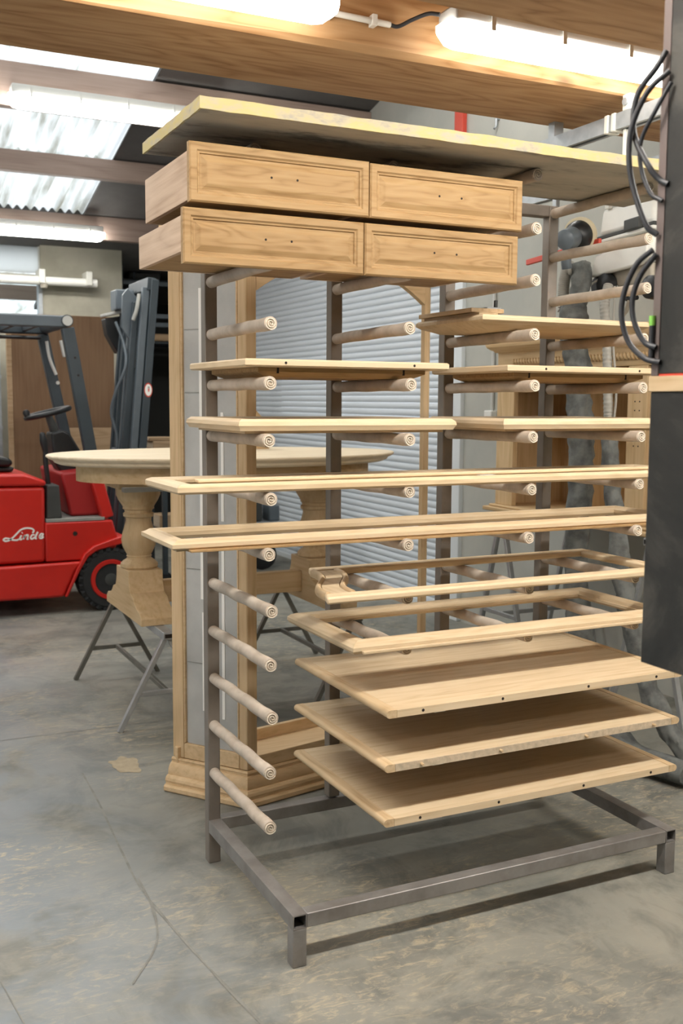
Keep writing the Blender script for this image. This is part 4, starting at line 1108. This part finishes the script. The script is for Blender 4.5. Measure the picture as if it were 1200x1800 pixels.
for yy, zz, rr in ((1.522, 1.615, 0.012), (1.522, 1.64, 0.010), (1.508, 1.60, 0.012), (1.536, 1.60, 0.012), (1.522, 1.585, 0.012), (1.512, 1.63, 0.008), (1.532, 1.63, 0.008), (1.522, 1.565, 0.008)):
    b.tube([(HX-0.006, yy, zz), (HX-0.004, yy, zz), (HX+0.001, yy, zz)], [rr*0.5, rr*0.9, rr], 10)
b.build('carved_rosette', HUT['z'], hu, smooth=60)
for yy in (1.515, 1.535):
    pass
for zz in (0.985,):
    for yy in (1.405, 1.09): MB().disc((2.638, yy, zz), (1, 0, 0), 0.014, 0.003, 16).build('cable_hole', HOLE, hu)
for zz in (1.46, 1.50, 1.30, 0.99):
    for yy in (0.485, 0.515): MB().disc((HX-0.0005, yy, zz), (1, 0, 0), 0.0035, 0.002, 8).build('screw_hole', HOLE, hu)
ar = thing('arched_moulding', 'curved oak moulding piece lying on top of the hutch', 'moulding', (2.3, 0.7, 1.8065))
n = 20; vs = []; fs = []
for i in range(n+1):
    s = i/n; y = 0.25+0.85*s; h_ = 0.018+0.040*math.sin(PI*s)
    for x, z in ((2.24, 0), (2.30, 0), (2.30, h_), (2.24, h_*0.8)): vs.append((x, y, 1.8067+z))
    if i:
        for q in range(4): fs.append(((i-1)*4+q, i*4+q, i*4+(q+1) % 4, (i-1)*4+(q+1) % 4))
fs += [(0, 1, 2, 3), (n*4+3, n*4+2, n*4+1, n*4)]
MB().add(vs, fs).build('moulding_body', HUT['y'], ar, smooth=30)
MB().box(2.232, 2.24, 0.3, 1.05, 1.8068, 1.8145).build('bead', OAK['y'], ar)

# wall fittings
t = thing('wall_conduit', 'pale conduit with junction box on the wall beside the hutch', 'conduit', (2.74, 2.44, 1.4))
MB().tube([(2.738, 2.44, 1.44), (2.738, 2.44, 2.6)], 0.011, 10).build('pipe', LTG, t, smooth=50)
MB().box(2.70, 2.749, 2.40, 2.48, 1.36, 1.44).build('junction_box', WHITE, t, bevel=0.006)
t = thing('red_post', 'red painted bar fixed high on the right wall', 'bar', (2.74, 2.87, 3.2))
MB().box(2.715, 2.7495, 2.82, 2.92, 2.7, 3.42).build('bar_body', ORANGE, t, bevel=0.003)
MB().box(2.705, 2.7148, 2.85, 2.89, 3.0, 3.02).build('bar_bolt', GALV, t)
t = thing('wall_hook', 'small galvanised hook on the wall right of the red bar', 'hook', (2.73, 2.46, 3.2))
MB().tube([(2.735, 2.46, 3.28), (2.735, 2.46, 3.20), (2.72, 2.46, 3.185)], 0.008, 8).build('hook_body', GALV, t, smooth=50)
MB().box(2.74, 2.7495, 2.44, 2.48, 3.24, 3.29).build('hook_plate', GALV, t)

# ------------------------------------------------------------------ red forklift
fk = thing('forklift', 'red forklift with dark slate guard and mast parked at far left', 'forklift', (0.0, 4.65, 0))
FY0, FY1 = 4.15, 5.15
def yprism(poly, y0, y1, name, mat, bevel=0.012, par=None, smooth=None):
    return MB().prism([(x, y0, z) for x, z in poly], (0, y1-y0, 0)).build(name, mat, par or fk, bevel=bevel)
yprism([(-0.95, 0.37), (0.225, 0.37), (0.232, 0.895), (-0.95, 0.905)], FY0, FY1, 'engine_housing', REDP, 0.025)
yprism([(-0.95, 0.915), (0.24, 0.90), (0.24, 0.935), (0.10, 0.985), (-0.95, 1.00)], FY0-0.005, FY1, 'hood', REDP, 0.02)
yprism([(-0.95, 0.125), (0.34, 0.118), (0.425, 0.30), (0.475, 0.362), (-0.95, 0.345)], FY0-0.02, FY1+0.02, 'side_skirt', REDP, 0.018)
yprism([(0.226, 0.37), (0.69, 0.37), (0.735, 0.50), (0.695, 0.645), (0.226, 0.645)], FY0+0.002, FY1, 'step_frame', REDP, 0.012)
yprism([(0.235, 0.6455), (0.64, 0.6455), (0.64, 0.668), (0.235, 0.668)], FY0+0.004, FY1-0.01, 'floor_plate', GREYP, 0.003)
# mudguard: band sweeping over the wheel
mg = [(0.345, 0.12), (0.365, 0.118), (0.455, 0.30), (0.515, 0.395), (0.575, 0.435), (0.755, 0.475), (0.80, 0.515), (0.77, 0.53), (0.70, 0.515), (0.555, 0.468), (0.49, 0.42), (0.43, 0.31)]
yprism(mg, FY0-0.03, FY0+0.30, 'mudguard', REDP, 0.008)
# front cowl, raked
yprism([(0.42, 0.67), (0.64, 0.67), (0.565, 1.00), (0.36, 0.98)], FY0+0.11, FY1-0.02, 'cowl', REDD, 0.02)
MB().obox((0.668, FY0+0.06, 0.66), (0.585, FY0+0.06, 0.97), 0.10, 0.085, (1, 0, 0)).build('guard_foot', REDP, fk, bevel=0.012)
MB().tube([(0.43, FY0-0.002, 0.56), (0.43, FY0+0.004, 0.56)], 0.016, 16).build('side_hole', HOLE, fk)
# wheel
WXc, WZ = 0.672, 0.222
MB().tube([(WXc, FY0-0.02, WZ), (WXc, FY0+0.0, WZ), (WXc, FY0+0.17, WZ), (WXc, FY0+0.19, WZ)], [0.195, 0.222, 0.222, 0.195], 48).build('tyre', RUB, fk, smooth=30)
wh = bpy.data.objects['tyre']
lug = None
for i in range(26):
    a = 2*PI*i/26
    if lug is None:
        o = MB().obox((-0.018, FY0-0.024, 0), (0.018, FY0+0.06, 0), 0.030, 0.024, (0, 0, 1)).build('tread_lug', RUB, None); lug = o.data
    else:
        o = bpy.data.objects.new('tread_lug', lug); COL.objects.link(o)
    o.parent = wh
    r = 0.214
    o.location = Vector((WXc+r*math.sin(a), 0, WZ+r*math.cos(a)))-Vector(fk.location)
    o.rotation_euler = (0, a, 0)
def ring(c, y0, ro, ri, th, name, mat, par):
    b = MB(); n = 40; vs = []; fs = []
    for i in range(n):
        a = 2*PI*i/n
        for r, y in ((ro, y0+0.012), (ro*0.96, y0), (ri*1.06, y0), (ri, y0+th)): vs.append((c[0]+r*math.cos(a), y, c[1]+r*math.sin(a)))
    for i in range(n):
        j = (i+1) % n
        for q in range(4): fs.append((i*4+q, j*4+q, j*4+(q+1) % 4, i*4+(q+1) % 4))
    return b.add(vs, fs).build(name, mat, par, smooth=40)
ring((WXc, WZ), FY0-0.03, 0.145, 0.108, 0.05, 'rim', REDP, fk)
MB().tube([(WXc, FY0-0.0, WZ), (WXc, FY0+0.02, WZ)], [0.112, 0.112], 36).build('rim_dish', REDP, fk, smooth=40)
MB().tube([(WXc, FY0-0.025, WZ), (WXc, FY0-0.015, WZ), (WXc, FY0+0.0, WZ)], [0.035, 0.052, 0.056], 28).build('hub', DKG, fk, smooth=40)
for i in range(6):
    a = 2*PI*i/6
    MB().disc((WXc+0.078*math.cos(a), FY0-0.003, WZ+0.078*math.sin(a)), (0, 1, 0), 0.010, 0.010, 10).build('wheel_nut', DKG, fk)
MB().tube([(-0.75, FY0-0.01, 0.20), (-0.75, FY0+0.18, 0.20)], 0.20, 36).build('rear_tyre', RUB, fk, smooth=30)
# control box, lever, seat
yprism([(0.243, 0.669), (0.348, 0.669), (0.335, 0.90), (0.25, 0.905)], FY0+0.03, FY0+0.26, 'lever_box', DKG, 0.008)
MB().tube(smoothpath([(0.275, FY0+0.12, 0.905), (0.262, FY0+0.12, 1.05), (0.262, FY0+0.12, 1.13)]), 0.018, 10).build('lever', BLACK, fk, smooth=50)
MB().tube([(0.262, FY0+0.12, 1.13), (0.250, FY0+0.12, 1.20), (0.243, FY0+0.12, 1.255), (0.243, FY0+0.12, 1.265)], [0.018, 0.026, 0.020, 0.010], 12).build('lever_grip', BLACK, fk, smooth=50)
yprism([(-0.6, 1.0), (0.05, 0.992), (0.062, 1.02), (-0.6, 1.03)], FY0+0.2, FY1-0.3, 'seat_base', BLACK, 0.008)
yprism([(-0.6, 1.032), (0.03, 1.025), (0.055, 1.05), (0.03, 1.085), (-0.1, 1.11), (-0.6, 1.12)], FY0+0.18, FY1-0.28, 'seat_cushion', BLACK, 0.025)
# steering column and wheel
yprism([(0.42, 0.93), (0.62, 0.99), (0.47, 1.25), (0.42, 1.275), (0.335, 1.255), (0.35, 1.05)], FY0+0.30, FY0+0.52, 'steering_column', BLACK, 0.015)
MB().tube([(0.385, FY0+0.41, 1.25), (0.36, FY0+0.41, 1.32), (0.34, FY0+0.41, 1.375)], [0.035, 0.030, 0.025], 16).build('steering_shaft', DKG, fk, smooth=50)
sw = Vector((0.335, FY0+0.41, 1.395)); nrm = Vector((-0.25, 0, 1)).normalized(); ux = Vector((1, 0, 0.25)).normalized(); uy = Vector((0, 1, 0))
MB().tube([sw+(ux*math.cos(2*PI*i/32)+uy*math.sin(2*PI*i/32))*0.155 for i in range(33)], 0.019, 10, False).build('steering_wheel', BLACK, fk, smooth=60)
for a in (0.3, 2.4, 4.5):
    MB().obox(sw, sw+(ux*math.cos(a)+uy*math.sin(a))*0.15, 0.03, 0.012).build('wheel_spoke', BLUL, fk, bevel=0.003)
kn = sw+ux*-0.15+uy*-0.03
MB().tube([kn, kn+nrm*0.04, kn+nrm*0.06], [0.016, 0.026, 0.015], 14).build('steering_knob', BLACK, fk, smooth=50)
# overhead guard
MB().obox((0.585, FY0+0.06, 0.975), (0.418, FY0+0.06, 1.985), 0.072, 0.085, (1, 0, 0)).build('guard_post', BLU, fk, bevel=0.008)
MB().obox((0.60, FY1-0.10, 0.95), (0.395, FY1-0.10, 1.985), 0.072, 0.080, (1, 0, 0)).build('guard_post', BLU, fk, bevel=0.008)
MB().box(-1.2, 0.40, FY0+0.025, FY0+0.10, 1.985, 2.065).build('guard_rail', BLUL, fk, bevel=0.01)
MB().box(-1.2, 0.40, FY1-0.14, FY1-0.06, 1.985, 2.065).build('guard_rail', BLU, fk, bevel=0.01)
for x in (-0.3, -0.1, 0.08, 0.24): MB().box(x, x+0.03, FY0+0.101, FY1-0.141, 2.0, 2.05).build('guard_bar', BLU, fk, bevel=0.004)
MB().tube([(0.412, FY0+0.02, 2.03), (0.412, FY1-0.05, 2.03)], 0.042, 16).build('guard_front_bar', BLU, fk, smooth=40)
MB().disc((0.412, FY0+0.015, 2.03), (0, 1, 0), 0.034, 0.012, 20).build('end_cap', LTG, fk)
MB().tube([(-1.1, FY1-0.16, 1.955), (0.37, FY1-0.16, 1.955)], 0.014, 10).build('guard_pipe', BLACK, fk, smooth=50)
for z, x in ((1.62, 0.475), (1.19, 0.552)): MB().disc((x+0.02, FY1-0.142, z), (0, 1, 0), 0.014, 0.004, 14).build('bolt', LTG, fk)
for z in (1.78, 1.66): MB().disc((0.418+(1.985-z)*0.165+0.008, FY0+0.0225, z), (0, 1, 0), 0.008, 0.004, 10).build('bolt_hole', HOLE, fk)
MB().tube(smoothpath([(0.41, FY1-0.19, 1.93), (0.43, FY1-0.19, 1.80), (0.475, FY1-0.19, 1.68)]), 0.012, 8).build('guard_cable', LTG, fk, smooth=50)
MB().obox((0.45, FY0+0.45, 1.92), (0.475, FY0+0.45, 1.80), 0.03, 0.03).build('work_light', LTG, fk, bevel=0.006)
# mast
def MXz(z): return 0.09*(z-1.06)
def mbar(xo, yc, wx, wy, z0, z1, name, mat, bevel=0.004):
    return MB().obox((xo+MXz(z0), yc, z0), (xo+MXz(z1), yc, z1), wy, wx, (1, 0, 0)).build(name, mat, fk, bevel=bevel)
for yc, s in ((4.33, 1), (4.82, -1)):
    mbar(0.955, yc, 0.055, 0.055, 0.10, 2.36, 'mast_rail', BLU)
    mbar(0.895, yc+s*0.008, 0.050, 0.045, 0.12, 2.30, 'mast_flange', BLUL if s > 0 else BLU)
    mbar(0.845, yc+s*0.075, 0.045, 0.045, 0.12, 2.20, 'inner_rail', BLU)
mbar(0.84, 4.47, 0.045, 0.04, 0.3, 2.15, 'lift_cylinder', BLUL)
mbar(0.86, 4.68, 0.05, 0.05, 0.3, 2.1, 'lift_cylinder', BLU)
mbar(0.835, 4.765, 0.02, 0.02, 0.3, 2.1, 'lift_chain', BLACK)
mbar(0.93, 4.58, 0.04, 0.43, 0.25, 0.45, 'mast_cross_beam', BLU); mbar(0.90, 4.58, 0.03, 0.43, 1.72, 1.80, 'mast_clamp_bar', BLUL)
mbar(0.93, 4.58, 0.06, 0.55, 2.28, 2.37, 'mast_crosshead', BLU)
mbar(0.80, 4.50, 0.03, 0.12, 1.10, 1.14, 'mast_bracket', BLUL)
yprism([(0.90, 2.30), (0.86, 2.25), (0.85, 2.02), (0.92, 1.90), (0.99, 1.98), (1.0, 2.2)], 4.42, 4.45, 'mast_plate', BLUL, 0.004)
MB().box(0.86, 1.00, 4.62, 4.80, 2.16, 2.31).build('pulley_housing', BLUL, fk, bevel=0.01)
yprism([(0.80, 2.10), (0.96, 2.13), (0.96, 1.90), (0.90, 1.84), (0.82, 1.98)], 4.74, 4.86, 'lamp_housing', BLACK, 0.008)
MB().obox((0.80, 4.80, 2.125), (0.97, 4.80, 2.165), 0.16, 0.02).build('lamp_lid', LTG, fk, bevel=0.004)
MB().tube(smoothpath([(0.83, 4.52, 2.06), (0.87, 4.45, 1.90), (0.87, 4.40, 1.74), (0.80, 4.43, 1.55), (0.77, 4.45, 1.40), (0.80, 4.43, 1.24), (0.80, 4.43, 1.12)]), 0.011, 8).build('hydraulic_hose', BLUL, fk, smooth=60)
MB().tube(smoothpath([(0.96, 4.34, 2.25), (0.93, 4.30, 2.14), (0.90, 4.29, 2.06)]), 0.014, 8).build('hydraulic_hose', GREYP, fk, smooth=60)
MB().tube([(0.73, 4.55, 0.44), (0.84, 4.55, 0.46), (0.90, 4.55, 0.47)], [0.035, 0.045, 0.04], 14).build('tilt_cylinder', BLACK, fk, smooth=50)
# warning sticker: white oval, red ring, small dark and red figure
stx = lambda z: 0.955+MXz(z)
def flat(pts, name, mat, y, par): return MB().prism([(x, y, z) for x, z in pts], (0, -0.0012, 0)).build(name, mat, par)
sz = 1.565; sxx = 0.962
ov = lambda k: [(sxx+MXz(sz)+0.030*k*math.cos(2*PI*i/24), sz+0.052*k*math.sin(2*PI*i/24)) for i in range(24)]
stk = flat(ov(1.0), 'warning_sticker', ORANGE, 4.3023, fk)
flat(ov(0.82), 'sticker_face', TAPE, 4.3008, stk)
cx_ = sxx+MXz(sz)
flat([(cx_-0.004, sz+0.026), (cx_+0.009, sz+0.026), (cx_+0.009, sz+0.012), (cx_-0.004, sz+0.012)], 'sticker_mark', GREYP, 4.2994, stk)
flat([(cx_-0.003, sz+0.010), (cx_+0.008, sz+0.010), (cx_+0.005, sz-0.014), (cx_-0.002, sz-0.010)], 'sticker_mark', REDP, 4.2994, stk)
# script lettering on the side panel
SCL = 0.000331
def stroke(pts, wd, n=8):
    P = smoothpath([(x, 0, y) for x, y in pts], n); vs = []; fs = []
    for i, p in enumerate(P):
        d = (P[min(i+1, len(P)-1)]-P[max(i-1, 0)]).normalized(); q = Vector((-d.z, 0, d.x))
        for s in (-1, 1):
            v = p+q*s*wd/2
            for yy in (0.0, -0.002): vs.append((-0.067+v.x*SCL, FY0-0.0255+0.025+yy-0.0005, 0.741-v.z*SCL))
        if i:
            o = (i-1)*4
            fs += [(o, o+4, o+6, o+2), (o+1, o+3, o+7, o+5), (o, o+1, o+5, o+4), (o+2, o+6, o+7, o+3)]
    m = len(P)*4
    fs += [(0, 2, 3, 1), (m-4, m-3, m-1, m-2)]
    return vs, fs
b = MB()
LET = [([(625, 490), (655, 450), (630, 405), (560, 385), (470, 385), (390, 415), (320, 480), (240, 560), (160, 615), (90, 632), (45, 605), (85, 572), (150, 585), (230, 612), (310, 622), (350, 605)], 34),
       ([(405, 525), (370, 590), (385, 615), (415, 600)], 34), ([(412, 478), (428, 470)], 34),
       ([(475, 525), (440, 612)], 34), ([(452, 580), (500, 530), (535, 528), (530, 570), (515, 612), (545, 605)], 32),
       ([(670, 535), (630, 525), (595, 560), (590, 600), (620, 614), (665, 580)], 32), ([(735, 470), (700, 540), (680, 600), (710, 612)], 36),
       ([(765, 575), (820, 560), (840, 520), (800, 515), (768, 560), (775, 605), (820, 606), (850, 575)], 32)]
for p, wd in LET: b.add(*stroke(p, wd))
b.build('script_lettering', TAPE, fk)

# ------------------------------------------------------------------ things at the back
bp_ = thing('brown_panel', 'large brown board leaning upright behind the forklift', 'board', (0.8, 6.4, 0))
MB().box(0.36, 1.26, 6.38, 6.40, 0, 2.24).build('sheet', PLY, bp_, bevel=0.002)
MB().box(0.315, 0.359, 6.37, 6.41, 0, 2.23).build('edge_batten', BLK, bp_, bevel=0.003)
bp2 = thing('brown_panel', 'shorter light brown board in front of the big brown board', 'board', (0.97, 6.3, 0))
MB().box(0.72, 1.24, 6.30, 6.318, 0, 1.24).build('sheet', BLK, bp2, bevel=0.002)
MB().box(0.72, 1.24, 6.295, 6.2995, 0.0, 0.05).build('foot_batten', BLK, bp2)
sh = thing('metal_shelving', 'grey metal shelving at the far left edge behind forklift', 'shelf', (-0.2, 6.9, 0))
for x in (-0.9, 0.27):
    for y in (6.7, 7.15): MB().box(x, x+0.035, y, y+0.035, 0, 2.1).build('upright', GALV, sh)
for z in (0.25, 0.72, 1.22, 1.68, 2.06): MB().box(-0.9, 0.31, 6.69, 7.19, z, z+0.03).build('shelf', GALV, sh)
def carton(label, x0, x1, z0, h, mat, y0=6.78):
    o = thing('carton', label, 'box', ((x0+x1)/2, y0, z0), 'boxes on the grey shelving')
    MB().box(x0, x1, y0, y0+0.3, z0, z0+h).build('box_body', mat, o, bevel=0.012)
    MB().box(x0-0.003, x1+0.003, y0-0.003, y0+0.303, z0+h*0.72, z0+h*0.8).build('box_band', LTG, o)
carton('pale grey sack on top gap of the shelving', 0.05, 0.26, 1.71, 0.24, LTG)
carton('grey tub on the middle shelf behind forklift guard', 0.02, 0.25, 1.251, 0.30, GREYP)
carton('dark crate on the lower shelf behind forklift seat', 0.0, 0.25, 0.751, 0.25, DKG)
# pipe rack in front of the pier
pk = thing('pipe_rack', 'white horizontal pipe with clamps in front of the grey pier', 'pipe', (0.5, 7.25, 2.63))
MB().tube([(-1.5, 7.25, 2.63), (1.31, 7.25, 2.63)], 0.042, 16).build('pipe', WHITE, pk, smooth=40)
for x in (0.75, 1.20):
    MB().box(x, x+0.06, 7.19, 7.399, 2.60, 2.735).build('pipe_clamp', STRAP, pk, bevel=0.008)
MB().tube([(0.80, 7.24, 2.56), (0.80, 7.24, 2.60)], [0.03, 0.04], 14).build('pipe_valve', BEIGE, pk, smooth=40)
# dark storage bay
st = thing('storage_rack', 'dark storage rack in the recess behind the mast', 'rack', (2.1, 8.0, 0))
for x in (1.66, 2.6): MB().box(x, x+0.05, 7.8, 7.85, 0, 3.0).build('upright', BLU, st)
for z in (2.70, 2.36, 2.27): MB().box(1.711, 2.6, 7.8, 7.84, z, z+0.045).build('shelf_beam', BLUL, st, bevel=0.003)
MB().box(1.711, 2.6, 7.9, 8.6, 2.10, 2.125).build('shelf_board', BLU, st)
MB().box(1.711, 2.6, 7.9, 8.6, 2.75, 2.77).build('shelf_board', BLU, st)
o = thing('plank', 'thick brown plank on the dark rack beside the mast', 'plank', (2.1, 7.86, 2.0))
MB().box(1.73, 2.58, 7.86, 8.2, 2.126, 2.20).build('plank_body', BLK, o, bevel=0.004)
MB().box(1.73, 2.58, 7.855, 7.8595, 2.14, 2.19).build('plank_edge', BLK, o)
o = thing('machine_case', 'dark machine case standing high on the storage rack', 'machine', (1.95, 7.95, 2.77))
MB().box(1.80, 2.15, 7.92, 8.1, 2.771, 2.85).build('case', DKG, o, bevel=0.02)
MB().tube([(1.86, 7.915, 2.78), (1.86, 7.915, 2.84)], 0.012, 8).build('case_handle', BLUL, o, smooth=50)
# timber trolley beyond the table
tt = thing('timber_trolley', 'dark low trolley holding timber beyond the table', 'trolley', (1.6, 5.2, 0))
for x in (1.32, 1.95):
    for y in (5.0, 5.4):
        MB().box(x-0.02, x+0.02, y-0.02, y+0.02, 0.08, 1.10).build('upright', BLU, tt, bevel=0.003)
        MB().tube([(x, y-0.015, 0.05), (x, y+0.015, 0.05)], 0.05, 20).build('castor', RUB, tt, smooth=40)
for z in (0.42, 1.07):
    MB().box(1.25, 2.0, 4.975, 5.43, z, z+0.03).build('deck', BLU, tt, bevel=0.003)
def beam_piece(label, x0, x1, y0, y1, z0, z1):
    o = thing('timber', label, 'timber', ((x0+x1)/2, (y0+y1)/2, z0), 'timber pieces on the trolley')
    MB().box(x0, x1, y0, y1, z0, z1).build('piece', BLK, o, bevel=0.006)
    MB().box(x0-0.0015, x0-0.0002, y0+0.01, y1-0.01, z0+0.01, z1-0.01).build('end_grain', RAW, o)
beam_piece('timber block on the lower trolley deck, behind left pedestal', 1.28, 1.9, 5.0, 5.2, 0.451, 0.565)
beam_piece('flat timber slab on top of the trolley', 1.23, 1.9, 4.99, 5.35, 1.101, 1.165)
beam_piece('thin board lying over the top slab of the trolley', 1.20, 1.8, 5.0, 5.2, 1.1655, 1.195)
beam_piece('upright timber offcut standing on the lower deck', 1.44, 1.50, 5.08, 5.2, 0.5655, 0.95)
# grey machine with black wheel near the shutter
mc = thing('floor_machine', 'small grey machine with black wheel near the shutter, seen through cabinet', 'machine', (2.3, 5.4, 0))
MB().box(2.12, 2.52, 5.4, 5.8, 0.20, 0.42).build('housing', GALV, mc, bevel=0.02)
MB().box(2.16, 2.34, 5.42, 5.7, 0.421, 0.60).build('motor_block', DKG, mc, bevel=0.02)
MB().box(2.40, 2.50, 5.42, 5.6, 0.421, 0.56).build('control_box', BLUL, mc, bevel=0.01)
MB().tube([(2.31, 5.33, 0.13), (2.31, 5.35, 0.13), (2.31, 5.38, 0.13), (2.31, 5.395, 0.13)], [0.10, 0.13, 0.13, 0.11], 28).build('wheel', RUB, mc, smooth=40)
for x in (2.14, 2.46): MB().box(x, x+0.04, 5.7, 5.76, 0, 0.199).build('foot', DKG, mc)
